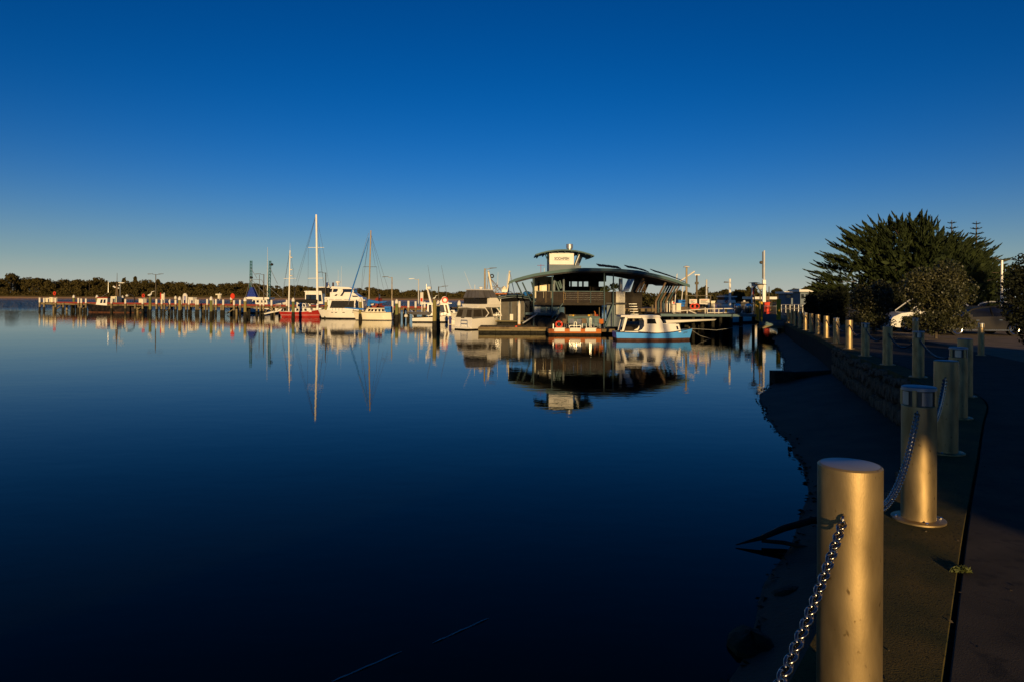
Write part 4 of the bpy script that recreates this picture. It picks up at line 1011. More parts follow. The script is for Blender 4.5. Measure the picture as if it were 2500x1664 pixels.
MB().tube([(X(900),0,Z(580)),(X(862),0,Z(700)),(X(852),0,Z(735))],[.03,.085,.06],8).build('furled_jib', K['bluecover'], t, True)
MB().tube([(X(899),0,Z(570)),(X(850),0,Z(745))],.02,5).build('forestay', K['wire'], t)
for (a, b, yy) in (((905,573),(936,705),0),((905,573),(948,708),0),((900,580),(880,710),-.8),((900,580),(886,652),-.8),((904,580),(919,652),.8),((919,652),(930,750),.9),((886,652),(875,750),-.9)):
    MB().tube([(X(a[0]),0,Z(a[1])),(X(b[0]),yy,Z(b[1]))],.013,4).build('stay', K['wire'], t)
MB().box(X(956),X(941),-.6,.6,1.0,Z(748)).build('dodger', K['bluecover'], t)
MB().prism([(X(846),Z(751)),(X(892),Z(753)),(X(892),Z(757)),(X(846),Z(753))],.8,.86).build('rail_cover', K['bluecover'], t)
rails(t, H, .05, .98, 8, .45, .015)
MB().lathe((X(958),-.5,.9), [(.03,0),(.03,1.1)],6).build('stern_pole', K['steel'], t)
# --- white motor cruiser, bow left
t, s = boat('motor_cruiser', 'white motor cruiser with black window cover and raked bow pointing left', 835, 776, 180, Y=89)
X = lambda px: -(px-835)*89/F
Z = lambda py: 3-((py-724)+2.1)*89/F
H = Hull(t, 118*89/F, 2.6, 1.02, 1.05, 1.20, .75, 'gel', 'blackhull', 'gel', .16, .9, 0, None)
cb = Frus(X(892), X(803), 2.2, 2.0, 1.05, Z(734), .1, .35); cb.solid().build('deckhouse', K['gel'], t)
for side in 'RL':
    cb.pane(side, .26, .93, .25, .97, .03).build('window_cover', K['black'], t)
    for u in ((.03,.10),(.13,.22)): cb.pane(side, u[0], u[1], .25, .95).build('cabin_window', K['glass'], t)
cb.pane('F',.08,.92,.3,.95).build('windscreen', K['black'], t)
MB().box(X(896),X(800),-1.1,1.1,Z(733.8),Z(732)).build('deckhouse_roof', K['gel'], t)
for u in (.42,.58,.66):
    for side in (-1,1):
        a = Vector(H.p(u,.82,side)); MB().box(a.x-.16,a.x+.16,a.y-.02*1,a.y+.02,a.z-.04,a.z+.04).build('hull_port', K['glass'], t)
rails(t, H, .45, .98, 8, .4, .016)
MB().box(X(786),X(779),-.15,.15,1.2,1.35).build('anchor_roller', K['steel'], t)
# --- big flybridge yacht behind
t, s = boat('flybridge_yacht', 'large white flybridge motor yacht behind the white cruiser, radar arch on top', 838, 772, 0, Y=96)
X = lambda px: (px-838)*96/F
Z = lambda py: 3-((py-724)+2.1)*96/F
H = Hull(t, 150*96/F, 3.2, 1.2, 1.3, 1.9, .9, 'gel', 'blackhull', 'gel', .15, .92, 0, None)
cb = Frus(X(800), X(898), 2.8, 2.6, 1.3, Z(726), -.1, .5); cb.solid().build('saloon', K['gel'], t)
for side in 'RL':
    for u in ((.12,.24),(.28,.45),(.5,.68)): cb.pane(side, u[0], u[1], .35, .8).build('saloon_window', K['glass'], t)
md = Frus(X(811), X(883), 2.5, 2.3, Z(726)+.002, Z(714), .0, X(883)-X(866)); md.solid().build('flybridge', K['gel'], t)
md.pane('F', .05, .95, .15, .45).build('windscreen', K['glass'], t)
for side in 'RL': md.pane(side, .78, .97, .05, .30).build('saloon_window', K['glass'], t)
en = Frus(X(815), X(868), 2.2, 2.1, Z(714)+.002, Z(706), .1, .1); en.solid().build('bridge_enclosure', K['glass'], t)
for u in ((-.01,.04),(.26,.50),(.95,1.0)):
    for side in 'RL': en.pane(side, u[0], u[1], 0, 1).build('pillar', K['gel'], t)
MB().hexa([(X(811),-1.25,Z(706)+.004),(X(872),-1.2,Z(706.5)),(X(872),1.2,Z(706.5)),(X(811),1.25,Z(706)+.004),(X(815),-1.1,Z(700)),(X(856),-1.1,Z(702)),(X(856),1.1,Z(702)),(X(815),1.1,Z(700))]).build('hardtop', K['gel'], t)
for q in ((822,832),(836,843)): MB().hexa([(X(q[0]),-1.33,Z(723)),(X(q[0]+5),-1.33,Z(723)),(X(q[0]+5),-1.26,Z(723)),(X(q[0]),-1.26,Z(723)),(X(q[1]),-1.22,Z(712)),(X(q[1]+4),-1.22,Z(712)),(X(q[1]+4),-1.16,Z(712)),(X(q[1]),-1.16,Z(712))]).build('side_vent', K['glass'], t)
MB().hexa([(X(818),-1.3,Z(722)),(X(832),-1.3,Z(722)),(X(832),-1.15,Z(722)),(X(818),-1.15,Z(722)),(X(834),-1.25,Z(707)),(X(841),-1.25,Z(707)),(X(841),-1.1,Z(707)),(X(834),-1.1,Z(707))]).build('side_arch', K['gel'], t)
MB().tube([(X(826),0,Z(698)),(X(824),0,Z(690))],.14,8).build('radar_mast', K['gel'], t, True)
MB().lathe((X(825),0,Z(691)), [(.3,0),(.34,.1),(.3,.22)],14).build('radar', K['gel'], t, True)
MB().tube([(X(831),.4,Z(698)),(X(831),.4,Z(650))],[.02,.01],5).build('antenna', K['white'], t)
MB().tube([(X(827),-.4,Z(698)),(X(827),-.4,Z(660))],[.02,.01],5).build('antenna', K['white'], t)
# --- dark aft-cockpit boat left of it
t, s = boat('sport_fisher', 'white sport fishing boat with a dark tower and cowl seen past the tall white mast', 783, 773, 0, Y=100)
X = lambda px: (px-783)*100/F
Z = lambda py: 3-((py-724)+2.4)*100/F
H = Hull(t, 60*100/F, 2.6, .9, 1.0, 1.5, .6, 'gel', 'blackhull', 'gel', .15, .92, 0, None)
cb = Frus(X(750), X(795), 2.2, 2.0, 1.0, Z(714), 0, .3); cb.solid().build('deckhouse', K['gel'], t)
for side in 'RL': cb.pane(side, .05, .95, .45, .85).build('cabin_window', K['glass'], t)
tw_ = Frus(X(786), X(808), 1.8, 1.5, Z(716), Z(703), 0, .1); tw_.solid().build('tower_screen', K['black'], t)
MB().box(X(782),X(814),-1,1,Z(702.8),Z(701)).build('tower_roof', K['gel'], t)
MB().lathe((X(799),0,Z(701)), [(.32,0),(.34,.2),(.2,.62),(.05,.68)],14).build('satellite_dome', K['gel'], t, True)
MB().tube([(X(813),0,Z(715)),(X(813),0,Z(690))],.13,8).build('exhaust_stack', K['antifoul'], t)
MB().box(X(748),X(790),-1.1,1.1,Z(713.8),Z(711)).build('flybridge_floor', K['gel'], t)
# --- red ketch
t, s = boat('ketch', 'red hulled ketch with two white masts and a black boom cover', 735, 775, 0, Y=94)
X = lambda px: (px-735)*94/F
Z = lambda py: 3-((py-724)+2.6)*94/F
H = Hull(t, 100*94/F, 1.9, .78, .74, 1.1, .4, 'red', 'red', 'timber', .14, .7, .55, 'white')
for side in (-1,1): MB().tube([H.p(i/20,.30,side) for i in range(21)],.018,5).build('waterline_stripe', K['white'], t)
tr = Frus(X(715), X(765), 1.5, 1.25, .72, Z(752), .1, .25); tr.solid().build('deckhouse', K['white'], t)
for u in (.1,.3,.5,.72):
    for side in 'RL': tr.pane(side, u-.06, u+.06, .25, .8).build('cabin_window', K['glass'], t)
ph = Frus(X(728), X(752), 1.4, 1.25, Z(752)+.002, Z(741), .05, .2); ph.solid().build('pilothouse', K['white'], t)
for u in (.2,.5,.8):
    for side in 'RL': ph.pane(side, u-.11, u+.11, .25, .85).build('cabin_window', K['glass'], t)
MB().tube([(X(775.5),0,.8),(X(771),0,Z(524))],[.17,.12],10).build('main_mast', K['whitemast'], t, True)
MB().tube([(X(705),0,.8),(X(707.5),0,Z(612))],[.11,.07],8).build('mizzen_mast', K['whitemast'], t, True)
MB().tube([(X(707.5),0,Z(612)),(X(707.5),0,Z(594))],[.02,.01],5).build('antenna', K['white'], t)
for (xa, xb, yy) in ((753,789,605),(753,788,680),(694,720,681)): MB().tube([(X(xa),-.3,Z(yy)),(X(xb),.3,Z(yy-1))],.035,5).build('spreader', K['whitemast'], t)
MB().tube([(X(720),0,Z(735)),(X(750),0,Z(736)),(X(776),0,Z(737))],[.16,.27,.34],8).build('boom_cover', K['black'], t, True)
for (yy, w_) in ((630,.22),(660,.20),(675,.26)):
    MB().lathe((X(710.5),0,Z(yy)), [(w_,0),(w_,.1),(.04,.16)],10).build('mast_fitting', K['white'], t, True)
for (a, b) in (((771,526),(792,720)),((771,526),(787,603)),((787,603),(807,715)),((770,526),(725,690)),((770,526),(712,735)),((770,530),(752,605)),((752,605),(752,740)),((776,606),(790,690)),((707,615),(690,735)),((708,615),(716,655)),((716,655),(722,735)),((706,617),(686,720))):
    MB().tube([(X(a[0]),0,Z(a[1])),(X(b[0]),rng.uniform(-.6,.6),Z(b[1]))],.014,4).build('stay', K['wire'], t)
rails(t, H, .02, .98, 9, .55, .016)
MB().hexa([(X(652),-.9,Z(768)),(X(690),-.9,Z(760)),(X(690),-.2,Z(760)),(X(652),-.2,Z(768)),(X(650),-1.0,Z(765.5)),(X(695),-1.0,Z(753.5)),(X(695),-.1,Z(753.5)),(X(650),-.1,Z(765.5))]).build('tender', K['gel'], t)
for q in (.3,.65): MB().tube([(X(668+q*22),-1.02,Z(763-q*7)),(X(672+q*22),-1.02,Z(760-q*7))],.04,5).build('tender_strap', K['black'], t)
MB().tube([(X(690),-.5,.8),(X(688),-.6,Z(745)),(X(676),-.6,Z(748))],.04,6).build('davit', K['steel'], t)
# --- trawler with blue nets, beyond the jetty
t, s = boat('trawler', 'fishing trawler with teal lattice booms and a hanging blue net beyond the jetty', 640, 760, 0, Y=113)
X = lambda px: (px-640)*113/F
Z = lambda py: 3-((py-724)+3.1)*113/F
H = Hull(t, 118*113/F, 3.2, 1.15, 1.1, 1.9, .6, 'gel', 'blackhull', 'timber', .2, .85, 0, 'white')
cb = Frus(X(622), X(660), 2.3, 2.1, 1.2, Z(731), 0, .2); cb.solid().build('wheelhouse', K['gel'], t)
for u in (.12,.36,.6,.84):
    for side in 'RL': cb.pane(side, u-.08, u+.08, .5, .85).build('cabin_window', K['glass'], t)
MB().box(X(608),X(664),-1.4,1.4,Z(730.8),Z(726.5)).build('wheelhouse_roof', K['gel'], t)
def lattice(t, p0, p1, w0, w1, mat, n=9, name='lattice_boom'):
    m = MB(); p0 = Vector(p0); p1 = Vector(p1); c = [(-.5,-.5),(.5,-.5),(.5,.5),(-.5,.5)]
    P = [[p0.lerp(p1,k/n)+Vector((a*(w0+(w1-w0)*k/n), b*(w0+(w1-w0)*k/n),0)) for a,b in c] for k in range(n+1)]
    for j in range(4): m.tube([P[k][j] for k in range(n+1)], .035, 4)
    for k in range(n):
        for j in range(4): m.tube([P[k][j], P[k+1][(j+1)%4]], .022, 4, False)
    m.build(name, K[mat], t)
lattice(t, (X(612),0,Z(728)), (X(612.5),0,Z(637)), .34, .26, 'latticeteal', 12)
lattice(t, (X(656),0,Z(738)), (X(659),0,Z(637)), .34, .24, 'latticeteal', 13)
MB().lathe((X(613),0,Z(681)), [(.1,0),(.28,.1),(.28,.3),(.1,.4)],10).build('block', K['black'], t, True)
MB().lathe((X(663),0,Z(649)), [(.1,0),(.26,.1),(.26,.3),(.1,.4)],10).build('block', K['black'], t, True)
MB().prism([(X(604),Z(728)),(X(629),Z(728)),(X(623),Z(712)),(X(619),Z(702)),(X(614),Z(702)),(X(609),Z(712))],-.5,.3).build('net', K['netblue'], t)
MB().prism([(X(607),Z(725.5)),(X(627),Z(725.5)),(X(625),Z(729)),(X(609),Z(729))],-.56,-.51).build('net_rope', K['capwhite'], t)
for (a, b) in (((612,682),(600,728)),((612,682),(634,728)),((614,682),(652,722)),((613,655),(628,680)),((614,682),(640,684)),((660,655),(678,693)),((640,684),(658,722)),((655,700),(688,728)),((612,684),(622,730))):
    MB().tube([(X(a[0]),-.2,Z(a[1])),(X(b[0]),-.2,Z(b[1]))],.035,4).build('rigging', K['steel'], t)
MB().tube([(X(651),.3,Z(732)),(X(651),.3,Z(604))],[.07,.02],6).build('whip_aerial', K['steel'], t)
MB().tube([(X(633),0,Z(730)),(X(633),0,Z(671))],[.06,.04],6).build('mast', K['darkpost'], t)
MB().tube([(X(653),0,Z(735)),(X(653),0,Z(695))],.10,6).build('mast', K['white'], t)
# --- dark trawler
t, s = boat('trawler', 'dark hulled trawler with cream wheelhouse moored at the left end of the jetty', 287, 763, 180, Y=114)
X = lambda px: -(px-287)*114/F
Z = lambda py: 3-((py-724)+4.9)*114/F
H = Hull(t, 150*114/F, 3.0, 1.25, 1.1, 1.45, .4, 'blackhull', 'rusthull', 'timber', .12, .8, 0, 'timber')
cb = Frus(X(291), X(276), 1.6, 1.5, 1.05, Z(724), 0, .05); cb.solid().build('wheelhouse', K['creamwall'], t)
for side in 'RL': cb.pane(side, .1, .25, .1, .9).build('door', K['latticeteal'], t)
fc = Frus(X(268), X(240), 1.6, 1.4, 1.1, Z(729), .0, .3); fc.solid().build('fore_cabin', K['gel'], t)
for u in (.25,.55):
    for side in 'RL': fc.pane(side, u-.1, u+.1, .35, .85).build('cabin_window', K['glass'], t)
MB().box(X(270),X(243),-.9,.9,Z(728.6),Z(726)).build('cabin_roof', K['redwood'], t)
MB().tube([(X(285),0,Z(735)),(X(285.5),0,Z(667))],[.09,.03],6).build('mast', K['darkpost'], t)
for px in (281,290): MB().tube([(X(px),0,Z(740)),(X(284.5),0,Z(692))],.07,6).build('tripod_leg', K['strut'], t)
MB().box(X(304),X(289),-.1,.1,Z(691.5),Z(690)).build('gallows_bar', K['white'], t)
MB().tube([(X(293),0,Z(690)),(X(293),0,Z(724))],.05,6).build('gallows_post', K['steel'], t)
for (px, py) in ((297,693),(290,699),(276,702),(279,704),(287,706)): MB().lathe((X(px),-.2,Z(py)), [(.06,0),(.16,.06),(.16,.2),(.06,.26)],8).build('deck_light', K['white'], t)
MB().tube([(X(264),0,Z(715)),(X(264),0,Z(688))],[.05,.02],5).build('whip_aerial', K['steel'], t)
MB().tube([(X(264),0,Z(715)),(X(247),0,Z(726))],.03,4).build('rigging', K['steel'], t)
MB().torus((X(313),-.3,Z(732)),.9,.10,16,6,(0,1,0)).build('winch_drum', K['black'], t, True)
MB().lathe((X(310),0,Z(724)), [(.2,0),(.24,.15),(.12,.3)],8).build('fender', K['capwhite'], t)
MB().box(X(345),X(300),-1.45,1.45,1.05,1.5).build('bulwark', K['blackhull'], t)
# ------------------------------------------------------------------ floating restaurant
Yf = 60.0
def bx(px, Y=Yf): return xw(px, Y)
def bz(py, px=1400, Y=Yf): return zw(px, py, Y)
rs = thing('restaurant', 'two storey floating restaurant with curved teal roof and sign tower', 'building', (bx(1420),64,0))
def P(name, mb, mat, parent=rs, smooth=False): return mb.build(name, K[mat], parent, smooth)
def pb(px0, px1, py0, py1, Y0, Y1, Yr=None):      # box given by its outline in the photo on the plane Y0
    Yr = Yr or Y0; xs_ = sorted((bx(px0,Yr), bx(px1,Yr))); zs = sorted((bz(py0,(px0+px1)/2,Yr), bz(py1,(px0+px1)/2,Yr)))
    return MB().box(xs_[0], xs_[1], Y0, Y1, zs[0], zs[1])
# main roof
RT = [(1242,688.5),(1258,681.5),(1280,675.2),(1303,669.5),(1328,665.2),(1353,661.8),(1378,658.8),(1402,656.6),(1425,655.4),(1450,655.8),(1483,656.6),(1516,658),(1557,661.5),(1593,668.6),(1629,677.5),(1655,685.5),(1684,696.5)]
YR0, YR1 = 58.2, 72.0
top = [(bx(a,YR0), zw(a,b,YR0)) for a, b in RT]
rf = MB(); n = len(top); th = .10
vs = []
for x, z in top: vs += [(x,YR0,z),(x,YR1,z+.25),(x,YR0,z-th),(x,YR1,z+.25-th)]
rf.add(vs, [q for i in range(n-1) for q in ((4*i,4*i+4,4*i+5,4*i+1),(4*i+2,4*i+3,4*i+7,4*i+6),(4*i,4*i+2,4*i+6,4*i+4),(4*i+1,4*i+5,4*i+7,4*i+3))]+[(0,1,3,2),(4*n-4,4*n-2,4*n-1,4*n-3)])
roof = P('roof', rf, 'teal')
fa = MB(); vs = []
for x, z in top: vs += [(x,YR0-.06,z+.03),(x,YR0-.004,z+.03),(x,YR0-.06,z-.21),(x,YR0-.004,z-.21)]
fa.add(vs, [q for i in range(n-1) for q in ((4*i,4*i+2,4*i+6,4*i+4),(4*i,4*i+4,4*i+5,4*i+1),(4*i+2,4*i+3,4*i+7,4*i+6),(4*i+1,4*i+5,4*i+7,4*i+3))])
P('fascia', fa, 'teal', roof)
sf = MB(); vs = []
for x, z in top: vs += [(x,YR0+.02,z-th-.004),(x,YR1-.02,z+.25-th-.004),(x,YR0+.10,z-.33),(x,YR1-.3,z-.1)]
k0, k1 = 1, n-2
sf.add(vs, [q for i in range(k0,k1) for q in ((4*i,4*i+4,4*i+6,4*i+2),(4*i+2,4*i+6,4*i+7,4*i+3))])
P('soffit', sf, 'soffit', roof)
for i in range(0, n-1):      # rafters below the eave
    for f in (0,.5):
        x = top[i][0]+(top[i+1][0]-top[i][0])*f; z = top[i][1]+(top[i+1][1]-top[i][1])*f
        MB().box(x-.04,x+.04,YR0+.10,YR0+1.3,z-.24,z-.11).build('rafter', K['tealdark'], roof)
def roofz(px):
    for a, b in zip(RT, RT[1:]):
        if a[0] <= px <= b[0]: return zw(px, a[1]+(b[1]-a[1])*(px-a[0])/(b[0]-a[0]), YR0)
for (a, b) in ((1460,1516),(1530,1584),(1595,1674)):      # solar arrays
    pts_ = [a+(b-a)*k/4 for k in range(5)]
    for k in range(4):
        p0, p1 = pts_[k]+1, pts_[k+1]-1; dz = .10+.12*(1-k/3.)
        MB().hexa([(bx(p0,59.5),59.2,roofz(p0)+dz),(bx(p1,59.5),59.2,roofz(p1)+dz-.03),(bx(p1,59.5),61.2,roofz(p1)+dz+.25),(bx(p0,59.5),61.2,roofz(p0)+dz+.3),
                   (bx(p0,59.5),59.2,roofz(p0)+dz+.05),(bx(p1,59.5),59.2,roofz(p1)+dz+.02),(bx(p1,59.5),61.2,roofz(p1)+dz+.3),(bx(p0,59.5),61.2,roofz(p0)+dz+.35)]).build('solar_panel', K['solar'], roof)
# tower
YT = 61.5
tw = MB().box(bx(1340,YT), bx(1401,YT), YT, YT+3.6, bz(664,1370,YT), bz(614,1370,YT))
tower = P('tower', tw, 'clad')
pts_ = [(1307,620.8),(1322,616),(1338,612.3),(1354,610),(1370,608.9),(1388,609),(1404,611),(1422,614.5),(1438,619),(1450.5,624)]
tt = [(bx(a,YT-.8), zw(a,b,YT-.8)) for a, b in pts_]
m = MB(); vs = []
for x, z in tt: vs += [(x,YT-.8,z),(x,YT+4.4,z+.05),(x,YT-.8,z-.12),(x,YT+4.4,z-.07)]
k = len(tt)
m.add(vs, [q for i in range(k-1) for q in ((4*i,4*i+4,4*i+5,4*i+1),(4*i+2,4*i+3,4*i+7,4*i+6),(4*i,4*i+2,4*i+6,4*i+4),(4*i+1,4*i+5,4*i+7,4*i+3))]+[(0,1,3,2),(4*k-4,4*k-2,4*k-1,4*k-3)])
m.build('tower_roof', K['teal'], tower)
for i in range(k-1):
    x = (tt[i][0]+tt[i+1][0])/2; z = (tt[i][1]+tt[i+1][1])/2
    MB().box(x-.05,x+.05,YT-.6,YT+4.2,z-.20,z-.125).build('tower_rafter', K['tealdark'], tower)
MB().box(bx(1341,YT), bx(1400,YT), YT-.10, YT-.004, bz(646.5,1370,YT), bz(619,1370,YT)).build('sign_board', K['white'], tower)
me = text_mesh('SODAFISH', .40, off_=.012); me.materials.append(K['ink'])
so_ = bpy.data.objects.new('sign_lettering', me); COL.objects.link(so_); so_.parent = tower
so_.rotation_euler = (math.pi/2,0,0); so_.scale = (1.0,1.0,1.0); so_.location = Vector((bx(1371,YT), YT-.108, bz(634.6,1370,YT))) - ORG[tower.name]
me.update(); wd = max(v.co.x for v in me.vertices)-min(v.co.x for v in me.vertices); sc2 = (bx(1389,YT)-bx(1353,YT))/wd; so_.scale = (sc2, sc2*1.12, 1)
MB().box(bx(1353,YT), bx(1389,YT), YT-.112, YT-.104, bz(636.3,1370,YT), bz(635.7,1370,YT)).build('sign_underline', K['ink'], tower)
# leaning side sign and its frame
xa, xb_ = bx(1403,YT), bx(1413.5,YT)
z0, z1 = bz(648,1410,YT), bz(621.5,1410,YT)
sgb = MB().hexa([(xa,YT+.1,z0),(xa+.06,YT+.1,z0),(xa+.66,YT+3.4,z0-.05),(xa+.60,YT+3.4,z0-.05),(xb_,YT+.1,z1),(xb_+.06,YT+.1,z1),(xb_+.66,YT+3.4,z1-.05),(xb_+.60,YT+3.4,z1-.05)]).build('side_sign', K['white'], tower)
for q in (0,1,2):
    u0 = .3+.0*q; zz = z0+(z1-z0)*(.62-.13*q); xx = xa+(xb_-xa)*(.62-.13*q)
    MB().hexa([(xx+.20,YT+.9,zz),(xx+.24,YT+.9,zz),(xx+.56,YT+2.5,zz-.02),(xx+.52,YT+2.5,zz-.02),(xx+.22,YT+.9,zz+.07),(xx+.26,YT+.9,zz+.07),(xx+.58,YT+2.5,zz+.05),(xx+.54,YT+2.5,zz+.05)]).build('sign_print', K['ink'], sgb)
for (a0, b0, a1, b1) in ((1342,646,1330,622),(1342,632,1336,620),(1402,648,1410,620)):
    MB().tube([(bx(a0,YT),YT+.05,bz(b0,1350,YT)),(bx(a1,YT),YT-.3,bz(b1,1350,YT))],.05,6).build('tower_strut', K['tealdark'], tower)
MB().box(bx(1401,YT)+.003, bx(1419,YT), YT+.25, YT+3.5, bz(664,1410,YT), bz(648.5,1410,YT)).build('tower_base', K['clad'], tower)
ch = MB().lathe((bx(1390,63.5),63.5,bz(611,1390,63.5)), [(.22,0),(.22,.12),(.31,.14),(.31,.52),(.30,.55),(.27,.55)],20).build('exhaust_cowl', K['steel'], tower, True)
an = MB().tube([(bx(1323.6),63,bz(668)),(bx(1323.6),63,bz(642))],.02,5); an.tube([(bx(1314.5),63,bz(645)),(bx(1333),63,bz(645))],.015,4)
for px in (1316,1320,1327,1331): an.tube([(bx(px),62.7,bz(645)),(bx(px),63.3,bz(645))],.012,4)
P('tv_antenna', an, 'red'); P('whip_antenna', MB().tube([(bx(1332.5),63,bz(666)),(bx(1332.5),63,bz(652))],.02,5), 'white')
# storeys
zfl = bz(738.5); zg = .45
P('pontoon', MB().box(bx(1300), bx(1628), 58.4, 73, -.3, .42), 'tide')
P('upper_floor', MB().box(bx(1303,59), bx(1530,59), 59.0, 71, zfl-.16, zfl), 'soffit')
P('glass_screen', MB().box(bx(1476,59.3), bx(1503,59.3), 59.3, 59.35, zfl+.02, bz(713,1490,59.3)), 'mesh')
P('floor_beam', MB().box(bx(1303,58.9), bx(1480,58.9), 58.84, 58.996, zfl-.24, zfl+.02), 'mesh')
# rear and inner walls of the upper storey
UW = 63.5
w1 = P('upper_wall', MB().box(bx(1305,UW), bx(1351,UW), UW, 70, zfl, bz(676,1330,UW)), 'creamwall')
for (a, b, c, d, mt) in ((1313,1317,687,712,'glass'),(1318,1321,690,710,'bronze'),(1322,1336,699,711,'cream'),(1337,1340,686,712,'timber'),(1341,1349,690,712,'glass')):
    MB().box(bx(a,UW), bx(b,UW), UW-.05, UW-.003, bz(d,1330,UW), bz(c,1330,UW)).build('wall_panel', K[mt], w1)
UB = 69.5
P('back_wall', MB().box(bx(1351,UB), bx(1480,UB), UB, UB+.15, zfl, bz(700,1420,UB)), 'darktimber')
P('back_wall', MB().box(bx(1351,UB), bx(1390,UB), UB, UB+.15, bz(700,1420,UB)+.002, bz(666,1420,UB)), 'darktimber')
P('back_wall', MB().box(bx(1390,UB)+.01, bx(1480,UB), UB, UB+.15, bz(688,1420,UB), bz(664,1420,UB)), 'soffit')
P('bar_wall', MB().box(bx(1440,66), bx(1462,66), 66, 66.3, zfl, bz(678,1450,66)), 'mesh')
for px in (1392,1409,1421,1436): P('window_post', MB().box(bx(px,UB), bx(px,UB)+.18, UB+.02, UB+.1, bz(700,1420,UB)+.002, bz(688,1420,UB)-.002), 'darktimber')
for px in (1351,1374): P('column', MB().box(bx(px,61.5), bx(px,61.5)+.16, 61.5, 61.7, zfl, bz(678,1360,61.5)), 'clad')
for (a, b, c, d) in ((1355,684,1365,711),(1362,688,1369,705),(1366,684,1372,704)): P('raked_post', MB().tube([(bx(a,62),62,bz(b,1360,62)),(bx(c,62),62,bz(d,1360,62))],.07,6), 'beamteal')
for k in range(6):      # ceiling lamps and hanging clutter
    px = 1378+k*15; P('ceiling_panel', MB().box(bx(px,62.5), bx(px+9,62.5), 62, 62.1, bz(679+k%2,1400,62.5), bz(675,1400,62.5)), 'soffit' if k % 2 else 'mesh')
# balcony balustrade: panels, posts, rails
bal = P('top_rail', MB().box(bx(1303,58.9), bx(1475,58.9), 58.86, 58.94, bz(712.3,1390,58.9), bz(711,1390,58.9)), 'beamteal')
for k in range(9):
    a = 1309+k*18.5; b = a+17.9
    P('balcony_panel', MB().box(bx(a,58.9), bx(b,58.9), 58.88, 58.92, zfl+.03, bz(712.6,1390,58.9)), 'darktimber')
for px in (1304,1332,1349,1375,1410,1441,1474): P('balcony_post', MB().box(bx(px,58.85), bx(px,58.85)+.06, 58.80, 58.86, zfl-.05, bz(711,1390,58.85)), 'timber' if px in (1332,1375,1410) else 'tealdark')
for py in (717,722,727,732): P('balcony_wire', MB().tube([(bx(1376,58.8),58.84,bz(py)),(bx(1474,58.8),58.84,bz(py))],.012,4), 'steel')
fr = MB(); fr.box(bx(1375.5,58.8),bx(1381,58.8),58.7,58.76,bz(717,1380,58.8),bz(715.5,1380,58.8)); fr.box(bx(1375.5,58.8),bx(1381,58.8),58.7,58.76,bz(732,1380,58.8),bz(730.5,1380,58.8)); fr.box(bx(1380,58.8),bx(1381,58.8),58.7,58.76,bz(730.5,1380,58.8),bz(717,1380,58.8)); P('gate_frame', fr, 'timber')
# lower storey
lw = P('lower_wall', MB().box(bx(1305,60), bx(1319,60), 60, 70, .42, bz(737,1310,60)), 'cladlight')
MB().box(bx(1305,60)-.01, bx(1319,60)+.01, 59.93, 59.997, .42, bz(770,1310,60)).build('plinth', K['mesh'], lw)
gl = P('glazed_wall', MB().box(bx(1319.3,60.2), bx(1378,60.2), 60.2, 60.3, bz(772,1350,60.2), bz(740,1350,60.2)), 'pane')
for px in (1319.3,1333,1347,1362): MB().box(bx(px,60.2), bx(px,60.2)+.07, 60.12, 60.197, bz(772,1350,60.2), bz(740,1350,60.2)).build('mullion', K['clad'], gl)
MB().box(bx(1346.5,60.1), bx(1350,60.1), 60.02, 60.10, bz(750,1350,60.1), bz(741,1350,60.1)).build('down_light', K['timber'], gl)
P('sill_beam', MB().box(bx(1283,59.8), bx(1372,59.8), 59.75, 59.93, bz(769,1330,59.8), bz(763.5,1330,59.8)), 'beamteal')
P('under_wall', MB().box(bx(1284,61), bx(1378,61), 61, 61.2, .42, bz(769.5,1330,61)), 'mesh')
kw = P('kiosk_wall', MB().box(bx(1378,60.4), bx(1466,60.4), 60.4, 60.6, bz(746.5,1420,60.4), bz(741,1420,60.4)), 'beamteal')
P('kiosk_wall', MB().box(bx(1387,60.4), bx(1466,60.4), 60.4, 60.6, .42, bz(774.5,1420,60.4)), 'beamteal')
P('kiosk_counter', MB().box(bx(1386,60.2), bx(1464,60.2), 60.1, 60.4, bz(774.3,1420,60.2), bz(772.6,1420,60.2)), 'beamteal')
P('kiosk_side', MB().box(bx(1378,60.4), bx(1380,60.4), 60.4, 66, .42, bz(741,1380,60.4)-.2), 'mesh')
P('kiosk_back', MB().box(bx(1380,66), bx(1470,66), 66, 66.1, .42, bz(742,1420,66)), 'soffit')
P('kiosk_post', MB().box(bx(1462.5,60.3), bx(1463.8,60.3), 60.2, 60.3, bz(772.5,1463,60.3), bz(750,1463,60.3)), 'timber')
for (a, b, h_, mt) in ((1390,1398,4,'timber'),(1398.5,1402,3.4,'yellow'),(1403,1405,4,'timber'),(1436,1441,4,'yellow'),(1441.5,1447,5,'timber'),(1455,1461,4.5,'redwood')):
    tag(MB().box(bx(a,60.3), bx(b,60.3), 60.42, 60.62, bz(772.5,1420,60.3), bz(772.5-h_,1420,60.3)).build('crate', K[mt]), {1390:'wooden crate at the left end of the kiosk counter',1398.5:'small yellow crate beside the left wooden crate',1403:'narrow tin at the kiosk counter beside the yellow crate',1436:'yellow basket right of the middle of the kiosk counter',1441.5:'taller wooden crate beside the yellow basket on the counter',1455:'reddish crate at the right end of the kiosk counter'}[a], 'crate', 'crates on the kiosk counter')
tag(MB().tube([(bx(1453.5,60.2),60.25,bz(772,1450,60.2)),(bx(1453.5,60.2),60.25,bz(764,1450,60.2)),(bx(1451,60.2),60.25,bz(760,1450,60.2))],[.07,.06,.03],8).build('carved_horn', K['orange'], None, True), 'orange curved horn standing on the kiosk counter', 'ornament')
